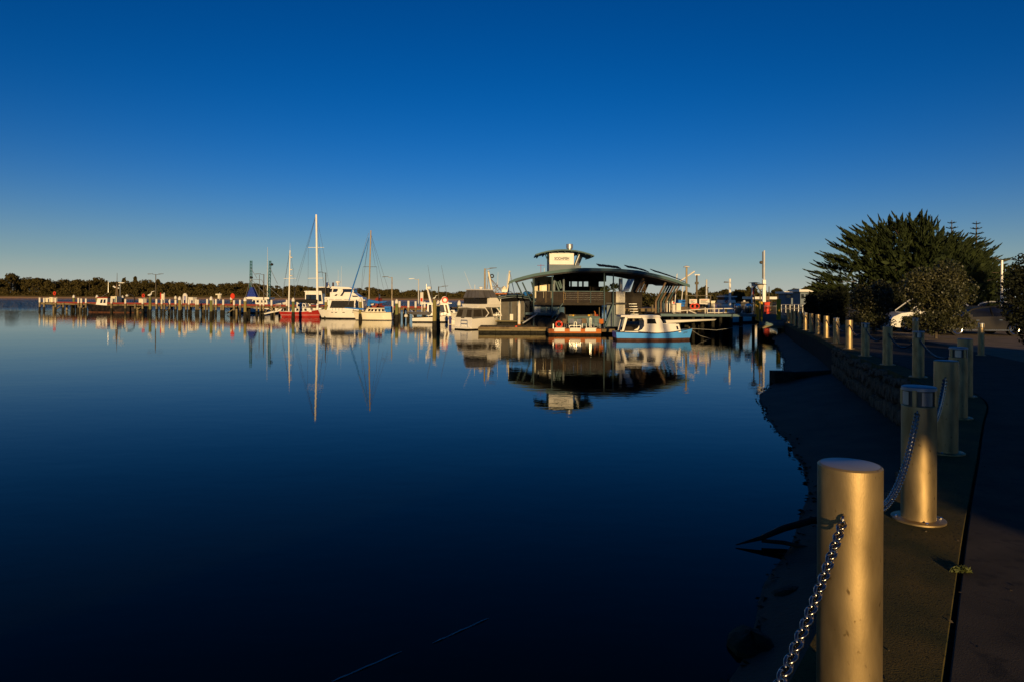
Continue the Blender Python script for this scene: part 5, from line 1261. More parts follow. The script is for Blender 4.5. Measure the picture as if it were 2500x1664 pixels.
# steel frame in front: columns and diagonals
for px in (1303,1348,1475,1497): P('column', MB().box(bx(px,58.75)-.05, bx(px,58.75)+.05, 58.62, 58.74, .42, roofz(px)-.2), 'tealdark')
for (a0, b0, a1, b1) in ((1348,776,1374,742),(1348,790,1370,762),(1476,800,1497,742),(1497,744,1480,800)): P('brace', MB().tube([(bx(a0,58.6),58.56,bz(b0,1400,58.6)),(bx(a1,58.6),58.56,bz(b1,1400,58.6))],.045,6), 'beamteal')
for (a0, b0, a1, b1) in ((1261,690,1276,722),(1275,690,1296,735),(1297,688,1304,712)): P('eave_strut', MB().tube([(bx(a0,59),59,bz(b0,1280,59)),(bx(a1,59),59,bz(b1,1280,59))],.06,6), 'tealdark')
# right end: stair tower, raked struts
P('stair_wall', MB().box(bx(1504,59.2), bx(1526,59.2), 59.2, 64, bz(768,1515,59.2), bz(712,1515,59.2)), 'cladcream')
P('stair_wall', MB().box(bx(1513.5,59.5), bx(1520,59.5), 59.5, 60.2, bz(712,1515,59.5)+.002, bz(680,1515,59.5)), 'cladcream')
P('right_wall', MB().box(bx(1482,59.6), bx(1526,59.6), 59.6, 59.9, .42, bz(742,1500,59.6)), 'clad')
P('right_upper_wall', MB().box(bx(1526.5,60), bx(1568,60), 60, 60.3, bz(752,1540,60), bz(713,1540,60)), 'mesh')
P('right_deck', MB().box(bx(1526,59), bx(1660,59), 59, 66, bz(741,1600,59)-1.3, bz(741,1600,59)-1.15), 'timber')
for (a, b, c, d) in ((1524,712,1537,682),(1531,712,1545,682)): P('raked_post', MB().hexa([(bx(a,59)-.12,59,bz(b,1530,59)),(bx(a,59)+.12,59,bz(b,1530,59)),(bx(a,59)+.12,59.2,bz(b,1530,59)),(bx(a,59)-.12,59.2,bz(b,1530,59)),(bx(c,59)-.12,59,bz(d,1530,59)),(bx(c,59)+.12,59,bz(d,1530,59)),(bx(c,59)+.12,59.2,bz(d,1530,59)),(bx(c,59)-.12,59.2,bz(d,1530,59))]), 'cladlight')
for k, (a, c, Y) in enumerate(((1553,1571,59.4),(1560,1576,60.6),(1567,1582,61.8),(1573,1586,63))):
    P('raked_post', MB().tube([(bx(a,Y),Y,bz(713,1560,Y)),(bx(c,Y),Y,bz(680+k,1560,Y))],.10,6), 'strut')
P('dark_screen', MB().prism([(bx(1540,61),bz(713,1540,61)),(bx(1556,61),bz(713,1540,61)),(bx(1572,61),bz(680,1560,61)),(bx(1550,61),bz(680,1550,61))], 61, 61.1), 'soffit')
for k in range(7):
    Y = 59+1.9*k; a = 1601+k*6.2; c = 1629+k*5.2
    zt = roofz(min(1670,c))-.15; za = bz(737,1610,Y)
    P('raked_strut', MB().tube([(bx(a,Y),Y,za),(bx(c,Y),Y,zt+.02*k)],.085,6), 'strut' if k % 2 == 0 else 'tealdark')
    P('deck_post', MB().box(bx(a,Y)-.07, bx(a,Y)+.07, Y-.07, Y+.07, .3, za), 'strut' if k % 2 == 0 else 'tealdark')
for k in range(6):
    P('stair_tread', MB().box(bx(1538,59.3), bx(1558,59.3), 59.1+.2*k, 59.3+.2*k, bz(768-k*6.2,1545,59.3), bz(767-k*6.2,1545,59.3)), 'steel')
for (px, py) in ((1500,700),(1478,708)): 
    c = (bx(px,60),60,bz(py,px,60))
    V, Fc = leaf_quads(ball(c,(.45,.3,.35),260,.2), .10, 2.2)
    tag(mesh_np('potted_plant', V, Fc, K['grass']), 'green potted plant on the upper deck near the stair wall' if px == 1500 else 'leafy green plant behind the balcony rail', 'plant')
# ------------------------------------------------------------------ shed annex
sh = thing('boat_shed', 'low floating shed with curved roof and grey sliding doors left of the restaurant', 'shed', (bx(1250,64),64,0))
Q = lambda px, py, Y=64.: (bx(px,Y), zw(px,py,Y))
sp = [(1206,731),(1214,726),(1226,722.8),(1240,721),(1256,720.2),(1272,721),(1290,724),(1304,728)]
m = MB(); vs = []
for a, b in sp:
    x, z = Q(a,b,63.3); vs += [(x,63.3,z),(x,69,z+.1),(x,63.3,z-.09),(x,69,z+.01)]
k = len(sp)
m.add(vs, [q for i in range(k-1) for q in ((4*i,4*i+4,4*i+5,4*i+1),(4*i+2,4*i+3,4*i+7,4*i+6),(4*i,4*i+2,4*i+6,4*i+4),(4*i+1,4*i+5,4*i+7,4*i+3))]+[(0,1,3,2),(4*k-4,4*k-2,4*k-1,4*k-3)])
m.build('roof', K['tealdark'], sh)
MB().prism([Q(1209,783),Q(1303,783),Q(1303,729),Q(1290,726),Q(1272,723.5),Q(1256,722.6),Q(1240,723.5),Q(1226,725.5),Q(1214,729),Q(1209,733)][::1], 64, 68).build('wall', K['clad'], sh)
MB().prism([Q(1210,738,63.9),Q(1300,735,63.9),Q(1300,731,63.9),Q(1256,726,63.9),Q(1226,729.5,63.9),Q(1210,734,63.9)], 63.86, 63.99).build('gable_band', K['solar'], sh)
for (a, b, c, d, mt) in ((1211,1221,738,778,'teal'),(1223.5,1242,736,781,'canvas'),(1249,1263,735,781,'canvas'),(1272,1280,735,781,'canvas')):
    MB().box(bx(a,63.9), bx(b,63.9), 63.88, 63.985, zw(a,d,63.9), zw(a,c,63.9)).build('sliding_door', K[mt], sh)
MB().box(bx(1242.5,63.95), bx(1248,63.95), 63.93, 63.99, zw(1245,781,63.95), zw(1245,736,63.95)).build('door_gap', K['soffit'], sh)
MB().box(bx(1281,63.9), bx(1303,63.9), 63.88, 63.985, zw(1290,783,63.9), zw(1290,733,63.9)).build('dark_glazing', K['glass'], sh)
for px in (1208,1222): MB().box(bx(px,63.9)-.04, bx(px,63.9)+.04, 63.8, 63.88, .5, zw(px,731,63.9)).build('corner_post', K['capwhite'], sh)
MB().box(bx(1207,63.4), bx(1303,63.4), 63.1, 68.2, zw(1250,785,63.4), zw(1250,782.6,63.4)).build('landing', K['pontoon'], sh)
MB().box(bx(1210,63.8), bx(1300,63.8), 63.8, 68, -.2, zw(1250,785.2,63.4)).build('float', K['tide'], sh)
MB().lathe((bx(1286,66),66,zw(1286,722,66)), [(.25,0),(.25,.15),(.38,.16),(.36,.3),(.15,.42)],16).build('roof_vent', K['bluecover'], sh, True)
tag(MB().box(bx(1245,63.2), bx(1253,63.2), 63.15, 63.5, zw(1248,782,63.3), zw(1248,767,63.3)).build('white_bin', K['capwhite']), 'white bin standing in front of the shed doors', 'bin')
tag(MB().tube([(bx(1276,57.5),57.5,.75),(bx(1312,57.8),57.8,1.55)],.07,6).build('steel_boom', K['steel']), 'grey spar leaning from the pontoon to the restaurant corner', 'spar')
# trawler behind the shed
t, s = boat('trawler', 'white and rust trawler behind the shed with leaning gantry masts', 1240, 785, 20, Y=74)
X = lambda px: (px-1240)*74/F
Z = lambda py: 3-((py-724))*74/F
t.rotation_euler = (0,0,0)
H = Hull(t, 5.4, 2.6, 1.2, 1.2, 1.7, .4, 'gel', 'blackhull', 'gel', .2, .9)
cb = Frus(X(1218), X(1262), 2.0, 1.8, 1.3, Z(722), 0, .3); cb.solid().build('wheelhouse', K['creamwall'], t)
for u in (.2,.5,.8): cb.pane('R',u-.1,u+.1,.4,.85).build('cabin_window', K['glass'], t)
MB().tube([(X(1207),-.6,Z(738)),(X(1192),-.3,Z(662))],[.11,.10],8).build('gantry_leg', K['cream'], t, True)
MB().tube([(X(1199),.6,Z(738)),(X(1197),.4,Z(690)),(X(1193),.2,Z(664))],[.09,.08,.07],8).build('gantry_leg', K['creamwall'], t, True)
MB().tube([(X(1239),0,Z(715)),(X(1244),0,Z(662))],[.14,.09],8).build('mast', K['cream'], t, True)
MB().box(X(1225),X(1243),-.7,.7,Z(714),Z(708)).build('mast_platform', K['gel'], t)
MB().lathe((X(1231),0,Z(708)), [(.3,0),(.25,.2),(.1,.4)],12).build('radar', K['cream'], t, True)
MB().box(X(1210),X(1245),-.9,.9,Z(719),Z(716.5)).build('cabin_roof', K['orange'], t)
for (a, b) in (((1193,676),(1225,712)),((1192,672),(1215,712)),((1212,690),(1208,720)),((1200,700),(1222,704)),((1197,715),(1216,696)),((1193,672),(1188,715)),((1244,664),(1256,718)),((1206,716),(1230,700)),((1190,678),(1202,677))): MB().tube([(X(a[0]),-.3,Z(a[1])),(X(b[0]),-.3,Z(b[1]))],.04,5).build('rigging', K['strut'] if a[0] % 2 else K['steel'], t)
MB().torus((X(1201),-.3,Z(675)),.18,.06,12,6).build('block', K['black'], t, True)
for (px, a, b) in ((1214.5,700,664),(1237,715,670)): MB().tube([(X(px),.3,Z(a)),(X(px+1),.3,Z(b))],[.025,.012],5).build('antenna', K['white'], t)
lamp_pole('lamp_pole', 'tall lamp pole with white head behind the flybridge cruiser', (xw(1183.5,72),72,.5), zw(1183.5,656,72)-.5, (1,), .12, 'bronze')
# ------------------------------------------------------------------ pontoons and things on them
pn = thing('pontoon_walkway', 'weathered concrete pontoon walkway leading to the shed', 'pontoon', (bx(1250,56),56,0))
xe = [bx(1168,56)+(bx(1338,56)-bx(1168,56))*k/4 for k in range(5)]
for k in range(4):
    MB().box(xe[k]+.01, xe[k+1]-.01, 55.9, 60.5, .20, .46).build('float', K['pontoon'], pn)
    MB().box(xe[k]+.012, xe[k+1]-.012, 55.95, 60.4, -.3, .197).build('float_base', K['tide'], pn)
MB().box(xe[0], xe[4], 55.82, 55.895, .34, .50).build('fender_board', K['timber'], pn)
for px in (1187,1240): MB().tube([(bx(px,56)-.15,56.05,.52),(bx(px,56)+.15,56.05,.52)],.03,6).build('cleat', K['black'], pn)
tag(MB().box(bx(1258,56.4), bx(1263,56.4), 56.3, 56.5, .50,.58).build('fuel_can', K['ring']), 'small red can lying on the pontoon walkway', 'can')
pe = xe[4]
op = thing('orange_pontoon', 'orange edged floating deck in front of the restaurant', 'pontoon', (bx(1404,53.5),53.5,0))
MB().box(bx(1340,53.4), bx(1468,53.4), 53.35, 53.55, .16, .50).build('edge_beam', K['orange'], op)
MB().box(bx(1338,53.4), bx(1469,53.4), 53.56, 58.3, .20, .46).build('deck', K['timber'], op)
MB().box(bx(1340,53.4), bx(1468,53.4), 53.5, 58.2, -.3, .157).build('float', K['tide'], op)
MB().box(bx(1469.3,54.5), bx(1502,54.5), 54.5, 58.3, .22, .44).build('side_deck', K['timber'], op)
for (a, b, lab) in ((1353.5,1379,'left of three white fenders on the orange pontoon'),(1391.6,1418,'middle of three white fenders on the orange pontoon'),(1429,1455.5,'right of three white fenders on the orange pontoon')):
    f = MB().box(bx(a,53.2), bx(b,53.2), 53.22, 53.345, .30, .54); f.box(bx(a,53.2)+.05, bx(b,53.2)+.06, 53.24, 53.5, .5401, .585)
    tag(f.build('fender', K['capwhite']), lab, 'fender', 'white fenders of the orange pontoon')
t = thing('lifebuoy_stand', 'red and white lifebuoy on a stand at the corner of the orange pontoon', 'lifebuoy', (bx(1365,53.7),53.75,.46), 0.)
r_ = MB().torus((0,-.06,.36),.235,.075,28,8).build('ring', K['ring'], t, True)
for a in range(4):
    q = R(45+90*a); MB().torus((.235*math.cos(q),-.06,.36+.235*math.sin(q)),.078,.012,12,5,(-math.sin(q),0,math.cos(q))).build('band', K['capwhite'], r_, True)
MB().box(-.04,.04,0,.06,0,.75).build('post', K['tealdark'], t); MB().box(-.48,-.40,.0,.06,0,.40).build('side_post', K['steel'], t)
def hoop(label, a, b, Y, h):
    t = thing('grab_rail', label, 'rail', (bx((a+b)/2,Y),Y,.46), 0., 'steel grab rails on the orange pontoon'); x0, x1 = (bx(a,Y)-bx((a+b)/2,Y)), (bx(b,Y)-bx((a+b)/2,Y))
    MB().tube([(x0,0,0),(x0,0,h)],.016,6).build('post', K['chrome'], t); MB().tube([(x1,0,0),(x1,0,h)],.016,6).build('post', K['chrome'], t); MB().tube([(x0,0,h),(x1,0,h)],.016,6).build('bar', K['chrome'], t)
hoop('low steel grab rail between the left and middle fenders', 1391, 1418, 54.0, .27)
hoop('tall steel ladder rail beside the right fender', 1440.5, 1443.5, 54.2, .86)
hoop('short steel rail right of the lifebuoy', 1402, 1408, 55.0, .5)
def chair(x, y, z, rz, label, col):
    t = thing('deck_chair', label, 'chair', (x,y,z), rz, 'chairs on the restaurant deck'); t.scale = (.85,.85,.85)
    MB().box(-.22,.22,-.22,.22,.42,.46).build('seat', K[col], t); MB().box(-.22,.22,.20,.235,.465,.88).build('backrest', K[col], t)
    for a in (-.2,.2):
        for b in (-.2,.2): MB().box(a-.018,a+.018,b-.018,b+.018,0,.418).build('leg', K['steel'], t)
for (px, Y, rz, lab, c) in ((1381,55.4,.4,'brown backed chair right of the lifebuoy','strut'),(1399,55.6,2.6,'steel chair left of the deck table','steel'),(1412,55.2,-.6,'pale chair right of the deck table','steel'),(1427,56.2,3.0,'orange backed chair below the kiosk counter','strut'),(1470,55.4,.2,'orange backed chair at the right edge of the deck','orange'),(1455,56.4,1.2,'blue grey lounge chair below the kiosk counter','clad')): chair(bx(px,Y), Y, .46, rz, lab, c)
for (px, Y, lab) in ((1406,56.2,'small round deck table between the steel chairs'),(1420,57.2,'second deck table near the kiosk counter')):
    t = thing('deck_table', lab, 'table', (bx(px,Y),Y,.46), 0.)
    MB().lathe((0,0,.70), [(.34,0),(.36,.015),(.34,.03)],18).build('table_top', K['strut'], t); MB().tube([(0,0,0),(0,0,.7)],.035,8).build('stem', K['steel'], t); MB().lathe((0,0,0),[(.24,0),(.22,.03)],14).build('foot', K['steel'], t)
for (px, Y, r_, h_, lab) in ((1345,57.5,.5,.75,'dark covered bundle behind the lifebuoy'),(1330,58.0,.6,.8,'dark tarpaulin heap beside the restaurant corner'),(1372,57.8,.38,1.25,'tall dark covered barbecue left of the kiosk')):
    m = MB(); m.lathe((bx(px,Y),Y,.43), [(r_,0),(r_*1.02,h_*.4),(r_*.8,h_*.8),(r_*.3,h_)],12); tag(m.build('covered_gear', K['mesh'], None, True), lab, 'cover')
# ------------------------------------------------------------------ jetty and gangway right of the restaurant
rj = thing('marina_jetty', 'marina jetty with pale teal edge beam between restaurant and footbridge', 'jetty', (bx(1730,57),57,0))
jz = zw(1730,767,57.)
xs_ = [bx(1612,57.), bx(1719,57.), bx(1806,57.), bx(1848,57.)]
for k in range(3): MB().box(xs_[k]+.01, xs_[k+1]-.01, 56.85, 57.0, jz-.21, jz).build('edge_beam', K['beamteal'], rj)
MB().box(xs_[0], xs_[3], 57.003, 64, jz-.12, jz-.01).build('deck', K['timber'], rj)
for k in range(9):
    x = xs_[0]+1.0+(xs_[3]-xs_[0]-1.2)*k/8
    for Y in (57.4,60.5,63.6): MB().lathe((x+rng.uniform(-.2,.2),Y,0), [(.14,-.5),(.13,jz-.12)],8).build('pile', K['tide'], rj, True)
MB().box(xs_[0]+.3, xs_[3], 63.9, 64.0, -.2, jz-.13).build('rear_screen', K['tide'], rj)
tag(MB().hexa([(bx(1625,56.4),56.0,.86),(bx(1742,56.4),56.0,1.12),(bx(1742,56.4),56.8,1.12),(bx(1625,56.4),56.8,.86),(bx(1622,56.4),55.9,1.12),(bx(1745,56.4),55.9,1.22),(bx(1745,56.4),56.82,1.22),(bx(1622,56.4),56.82,1.12)]).build('upturned_skiff', K['gel']), 'long white skiff slung under the pale teal beam', 'skiff')
gw = thing('gangway', 'white handrails of the gangway behind the pale teal beam', 'gangway', (bx(1700,59),59,jz))
for (a, b, c, d) in ((1644,760.5,1722,754.8),(1644,765,1655,767),(1680,757.5,1701,766.5),(1722,754.8,1794,753.5),(1726,764,1794,764),(1722,767,1722,751),(1745,767,1745,754.5),(1755,767,1755,754.3),(1678,767,1678,757.5),(1727,767,1727,755),(1794,767,1794,753.5)):
    MB().tube([(bx(a,59.),59,zw(a,b,59.)),(bx(c,59.),59,zw(c,d,59.))],.04,6).build('rail', K['capwhite'], gw)
for (a, b, c, d) in ((1640,743.5,1850,741.5),(1640,751,1850,750)): MB().tube([(bx(a,63.),63,zw(a,b,63.)),(bx(c,63.),63,zw(c,d,63.))],.03,5).build('rear_rail', K['darkpost'], gw)
for px in range(1650,1850,22): MB().tube([(bx(px,63.),63,jz),(bx(px,63.),63,zw(px,743,63.))],.03,5).build('rear_post', K['darkpost'], gw)
ST = [((1600,760),'x')]
nb = thing('notice_board', 'pair of white notice boards in a steel frame on the marina jetty', 'sign', (bx(1707,62.),62,jz))
for px in (1677.5,1735): MB().box(bx(px,62.)-.05, bx(px,62.)+.05, 62, 62.1, jz, zw(px,721.5,62.)).build('post', K['darkpost'], nb)
MB().box(bx(1677,62.), bx(1735.5,62.), 61.99, 62.11, zw(1706,723,62.), zw(1706,721.4,62.)).build('top_bar', K['darkpost'], nb)
for (a, b, c, d) in ((1682.5,1701,731,742),(1707,1731.5,730.5,743)):
    bd = MB().box(bx(a,62.), bx(b,62.), 61.9, 61.98, zw(a,d,62.), zw(a,c,62.)).build('board', K['capwhite'], nb)
    for k in range(5):
        z = zw(a,c+2+k*(d-c-3)/5,62.); x0 = bx(a,62.)+.1; x1 = bx(b,62.)-.1-.12*(k%3)
        MB().box(x0,x1,61.892,61.899,z-.022,z+.01).build('print', K['ink' if k else 'ring'], bd)
for (px, lab) in ((1692,'left lifebuoy hanging below the notice boards'),(1701,'right lifebuoy hanging below the notice boards')):
    tag(MB().torus((bx(px,61.8),61.8,zw(px,748.5,61.8)),.22,.06,18,6).build('lifebuoy', K['ring'], None, True), lab, 'lifebuoy')
for (px, lab) in ((1801,'left shiny steel bin on the marina jetty'),(1827,'right shiny steel bin on the marina jetty')):
    t = thing('steel_bin', lab, 'bin', (bx(px,60.),60,jz), 0.)
    MB().lathe((0,0,0), [(.22,0),(.30,.1),(.30,.62),(.26,.66)],18).build('body', K['chrome'], t, True); MB().lathe((0,0,.665), [(.27,0),(.24,.12),(.08,.18)],18).build('lid', K['chrome'], t, True)
for (px, h_, lab, mt) in ((1645,.7,'white drum at the foot of the raked struts','capwhite'),(1656,.8,'cream box beside the white drum on the marina jetty','cream'),(1668,.5,'brown crate beside the cream box on the marina jetty','strut')):
    m = MB(); x = bx(px,60.5)
    if mt == 'capwhite': m.lathe((x,60.5,jz), [(.16,0),(.16,h_),(.1,h_+.05)],12)
    else: m.box(x-.2,x+.2,60.3,60.7,jz,jz+h_).box(x-.22,x+.22,60.28,60.72,jz+h_+.002,jz+h_+.05)
    tag(m.build('deck_box', K[mt]), lab, 'box')
# tall poles
def pole(label, px, ptop, pbase, Y, r, mat, extra=None, name='pole', cat='pole'):
    z0 = zw(px,pbase,Y); t = thing(name, label, cat, (bx(px,Y),Y,z0), 0.); Hh = zw(px,ptop,Y)-z0
    MB().tube([(0,0,0),(0,0,Hh)],[r,r*.75],8).build('shaft', K[mat], t, True)
    if extra: extra(t, Hh)
    return t
pole('tall lamp pole with mushroom light right of the restaurant roof', 1676, 653, 762, 66, .12, 'bronze', lambda t,h: (MB().lathe((0,0,h),[(.32,0),(.30,.06),(.06,.16)],16).build('mushroom_head', K['white'], t, True)), 'lamp_pole', 'lamp')
pole('trawler mast with crossbars behind the notice boards', 1701, 672, 745, 80, .13, 'timber', lambda t,h: [MB().box(-.25,.35,-.05,.05,h-.05,h+.1).build('lamp_bracket', K['white'], t), MB().box(-.2,.2,-.1,.1,h-1.1,h-.8).build('winch', K['darkpost'], t), MB().tube([(0,0,h-1.9),(.5,0,h-1.9)],.04,5).build('crossbar', K['darkpost'], t), MB().tube([(-2.6,0,h-3.2),(0,0,h-3.2)],.06,5).build('boom', K['strut'], t)], 'mast', 'mast')
pole('plain pale pole behind the right notice board', 1725, 683, 745, 70, .11, 'alu')
pole('white pole with a side floodlight left of the twin plaza lamps', 1782, 681, 765, 62, .12, 'whitemast', lambda t,h: MB().hexa([(-.55,-.1,h-.36),(-.15,-.1,h-.36),(-.15,.1,h-.36),(-.55,.1,h-.36),(-.5,-.1,h-.26),(-.15,-.1,h-.28),(-.15,.1,h-.28),(-.5,.1,h-.26)]).build('floodlight', K['darkpost'], t), 'lamp_pole', 'lamp')
pole('white flagpole with a furled red flag beside the twin plaza lamps', 1836, 694, 742, 72, .09, 'whitemast', lambda t,h: MB().tube([(.14,0,h-1.4),(.16,0,h-.5)],[.14,.10],8).build('furled_flag', K['ring'], t, True), 'flagpole', 'flagpole')
def plaza(t, h):
    MB().lathe((0,0,h-.42), [(.10,0),(.22,.16),(.24,.36)],16).build('globe', K['lens'], t, True)
    MB().lathe((0,0,h-.055), [(.46,0),(.47,.02),(.12,.07)],20).build('hat', K['darkpost'], t, True)
    MB().lathe((0,0,h-.50), [(.07,0),(.12,.075)],10).build('collar', K['darkpost'], t, True)
pole('farther of the twin flat-hatted plaza lamps beside the tall mast', 1841.5, 690, 768, 56, .06, 'darkpost', plaza, 'plaza_lamp', 'lamp')
pole('nearer of the twin flat-hatted plaza lamps beside the tall mast', 1856, 693.5, 785, 51, .055, 'darkpost', plaza, 'plaza_lamp', 'lamp')
def comm(t, h):
    MB().box(-.24,.19,-.17,.17,0,h*.48).build('lower_casing', K['alu'], t)
    MB().tube([(-.22,0,h*.5),(-.22,0,h*.98)],.07,6).build('cable_tray', K['darkpost'], t)
    MB().lathe((-.42,0,h*.76),[(.05,0),(.24,.1),(.24,.34),(.05,.44)],12).build('dish', K['darkpost'], t, True)
    MB().box(.23,.6,-.2,.2,h*.12,h*.12+.55).build('cabinet', K['strut'], t)
pole('tall white communications mast beside the twin plaza lamps', 1865.5, 612, 750, 95, .15, 'alu', comm, 'communications_mast', 'mast')
pole('thin grey pole right of the communications mast', 1877.5, 700, 745, 110, .10, 'darkpost')
pole('street lamp pole with two arms at the right behind the charcoal car', 2446, 636, 775, 38, .085, 'alu', lambda t,h: [MB().hexa([(.1,-.05,h-.02),(.7,-.04,h+.03),(.7,.04,h+.03),(.1,.05,h-.02),(.1,-.05,h+.03),(.7,-.04,h+.05),(.7,.04,h+.05),(.1,.05,h+.03)]).build('lamp_head', K['darkpost'], t), MB().hexa([(-.5,-.04,h+.14),(-.1,-.05,h+.0),(-.1,.05,h+.0),(-.5,.04,h+.14),(-.5,-.04,h+.16),(-.1,-.05,h+.05),(-.1,.05,h+.05),(-.5,.04,h+.16)]).build('lamp_head', K['darkpost'], t)], 'lamp_pole', 'lamp')
# boats and clutter beyond the marina jetty
t, s = boat('cabin_boat', 'white cabin boat with a lifebuoy behind the notice boards', 1778, 775, 10, Y=78)
X = lambda px: (px-1778)*78/F
Z = lambda py: 3-((py-724)-2.7)*78/F
H = Hull(t, 3.6, 1.9, 1.2, 1.2, 1.6, .4, 'gel', 'blackhull', 'gel', .2, .95)
cb = Frus(X(1757), X(1794), 1.7, 1.6, 1.2, Z(733), 0, .3); cb.solid().build('cabin', K['gel'], t)
up_ = Frus(X(1759), X(1788), 1.6, 1.5, Z(733)+.002, Z(726), 0, .15); up_.solid().build('upper_cabin', K['glass'], t)
MB().box(X(1757),X(1791),-.9,.9,Z(725.8),Z(723.5)).build('roof', K['gel'], t); MB().box(X(1760),X(1780),-.6,.6,Z(722),Z(721)).build('roof_rack', K['white'], t)
cb.pane('R',.7,.92,.2,.8).build('cabin_window', K['glass'], t); cb.pane('R',.1,.25,.0,.4).build('door', K['yellow'], t)
MB().torus((X(1763.5),-.9,Z(736)),.13,.05,14,6).build('lifebuoy', K['ring'], t, True)
t, s = boat('covered_boat', 'grey covered motor boat left of the twin plaza lamps', 1817, 775, 5, Y=82)
H = Hull(t, 2.6, 1.8, 1.2, 1.2, 1.4, .3, 'gel', 'blackhull', 'gel', .2, .95)
Frus(-.75,.55,1.6,1.2,1.2,2.5,.12,.25).solid().build('cover', K['canvas'], t); MB().lathe((0,0,2.5),[(.15,0),(.15,.1),(.05,.18)],10).build('dome', K['capwhite'], t)
t, s = boat('work_boat', 'work boat with blue canopy glimpsed through the raked struts', 1655, 772, 0, Y=76)
H = Hull(t, 4.2, 1.8, 1.1, 1.1, 1.4, .3, 'gel', 'blackhull', 'gel', .2, .95)
MB().box(-.1,.9,-.7,.7,1.6,2.7).build('blue_canopy', K['bluecover'], t); MB().box(-1.6,-.6,-.7,.7,1.2,2.3).build('cabin', K['gel'], t)
for (x, z) in ((-.4,5.6),(.3,4.6)): MB().tube([(x,0,1.2),(x+.3,0,z)],.05,6).build('mast', K['white'], t)
MB().tube([(-.6,0,4.2),(1.9,.2,5.9)],.09,6).build('boom', K['capwhite'], t)
for k in range(9):
    px = [1636,1641,1648,1739,1744,1798,1812,1846,1873][k]; Y = 84+k
    z = zw(px, [735,738,741,735,741,744,742,740,738][k], Y)
    m = MB(); m.box(bx(px,Y)-.35, bx(px,Y)+.35, Y, Y+.6, .6, z-.1).box(bx(px,Y)-.40, bx(px,Y)+.40, Y-.05, Y+.65, z-.098, z)
    tag(m.build('boat_locker', K[['cream','ring','creamwall','cream','purple','capwhite','strut','capwhite','ring'][k]]), ['cream locker behind the slanted struts, leftmost','red locker just right of the cream one behind the struts','buff locker behind the lowest strut foot','cream locker right of the notice boards','navy locker beside the cream one right of the notice boards','white locker behind the left steel bin','brown locker between the two steel bins','white locker behind the yellow bridge post','red locker below the communications mast'][k], 'locker', 'lockers on the far pontoons')
# far quay behind them
fq = thing('timber_quay', 'low timber quay with dark piles far behind the marina jetty', 'quay', (bx(1720,99),99,0))
MB().box(bx(1500,99), bx(1885,99), 99, 112, .9, 1.35).build('deck', K['timber'], fq)
for k in range(26): x = bx(1500,99)+(bx(1885,99)-bx(1500,99))*k/25; MB().lathe((x,98.8,0),[(.16,-.4),(.15,1.9 if k % 3 == 0 else 1.3)],7).build('pile', K['tide' if k % 3 else 'jettypile'], fq, True)
MB().box(bx(1500,99), bx(1885,99), 100.5, 100.6, -.3, .89).build('fascia', K['tide'], fq)
# far pontoon they stand on
tag(MB().box(bx(1620,86.), bx(1850,86.)+8, 83.5, 95, .2, .62).build('far_pontoon', K['pontoon']), 'low pontoon far behind the marina jetty', 'pontoon')
# ------------------------------------------------------------------ footbridge at the end of the wall
fbz = 1.14
fbr = thing('footbridge', 'footbridge deck with yellow panel rails beyond the last bollards', 'bridge', (20.2,53,fbz))
n0, n1 = Vector((19.25,53.0,fbz)), Vector((21.2,53.0,fbz)); f0, f1 = Vector((28.2,78,fbz)), Vector((30.2,78,fbz))
MB().hexa([n0-Vector((0,0,.2)), n1-Vector((0,0,.2)), f1-Vector((0,0,.2)), f0-Vector((0,0,.2)), n0, n1, f1, f0]).build('deck', K['concrete'], fbr)
MB().box(19.2,21.3,52.9,52.995,fbz-.30,fbz+.01).build('end_beam', K['beamteal'], fbr)
MB().box(19.25,21.0,52.95,53.4,fbz-.50,fbz-.305).build('bearer', K['pontoon'], fbr)
def seg(a, b, t0, t1, z0, z1, w=.05):
    p, q = a.lerp(b,t0), a.lerp(b,t1); return MB().hexa([p+Vector((0,0,z0)), p+Vector((w,0,z0)), q+Vector((w,0,z0)), q+Vector((0,0,z0)), p+Vector((0,0,z1)), p+Vector((w,0,z1)), q+Vector((w,0,z1)), q+Vector((0,0,z1))])
for k in range(5): seg(n0,f0,.02+.03*k,.045+.03*k,.02,1.12).build('yellow_panel', K['yellow'], fbr)
for (px, Y, w_, h_) in ((1858,53.25,.30,1.55),(1853,56.0,.28,1.6),(1848.5,59.0,.28,1.65),(1902,57.5,.34,1.75)):
    MB().box(bx(px,Y)-w_/2, bx(px,Y)+w_/2, Y, Y+.12, fbz+.005, fbz+h_).build('yellow_post', K['yellow'], fbr)
for k in range(3): seg(n1-Vector((.25,0,0)),f1-Vector((.25,0,0)),.30+.05*k,.345+.05*k,.02,1.25).build('yellow_panel', K['yellow'], fbr)
for a, b in ((n0,f0),(n1,f1)):
    for z in (.5,1.05): seg(a,b,0,1,z,z+.04,.04).build('rail', K['steel'], fbr)
    for k in range(11): seg(a,b,k/10,k/10+.003,0,1.1,.05).build('rail_post', K['steel'], fbr)
for (x, Y) in ((19.4,53.6),(21.0,53.6),(20.8,57),(22.3,61),(24,66)):
    MB().lathe((x,Y,0),[(.15,-.5),(.14,fbz-.21)],8).build('pile', K['tide'], fbr)
MB().tube([f0+Vector((0,0,.9)), f1+Vector((0,0,.9))],.04,5).build('end_rail', K['steel'], fbr)
tag(MB().box(bx(1872,80), bx(1880,80), 80, 80.4, 1.0, zw(1876,749,80)).build('red_box', K['ring']), 'red box beyond the end of the footbridge', 'box')
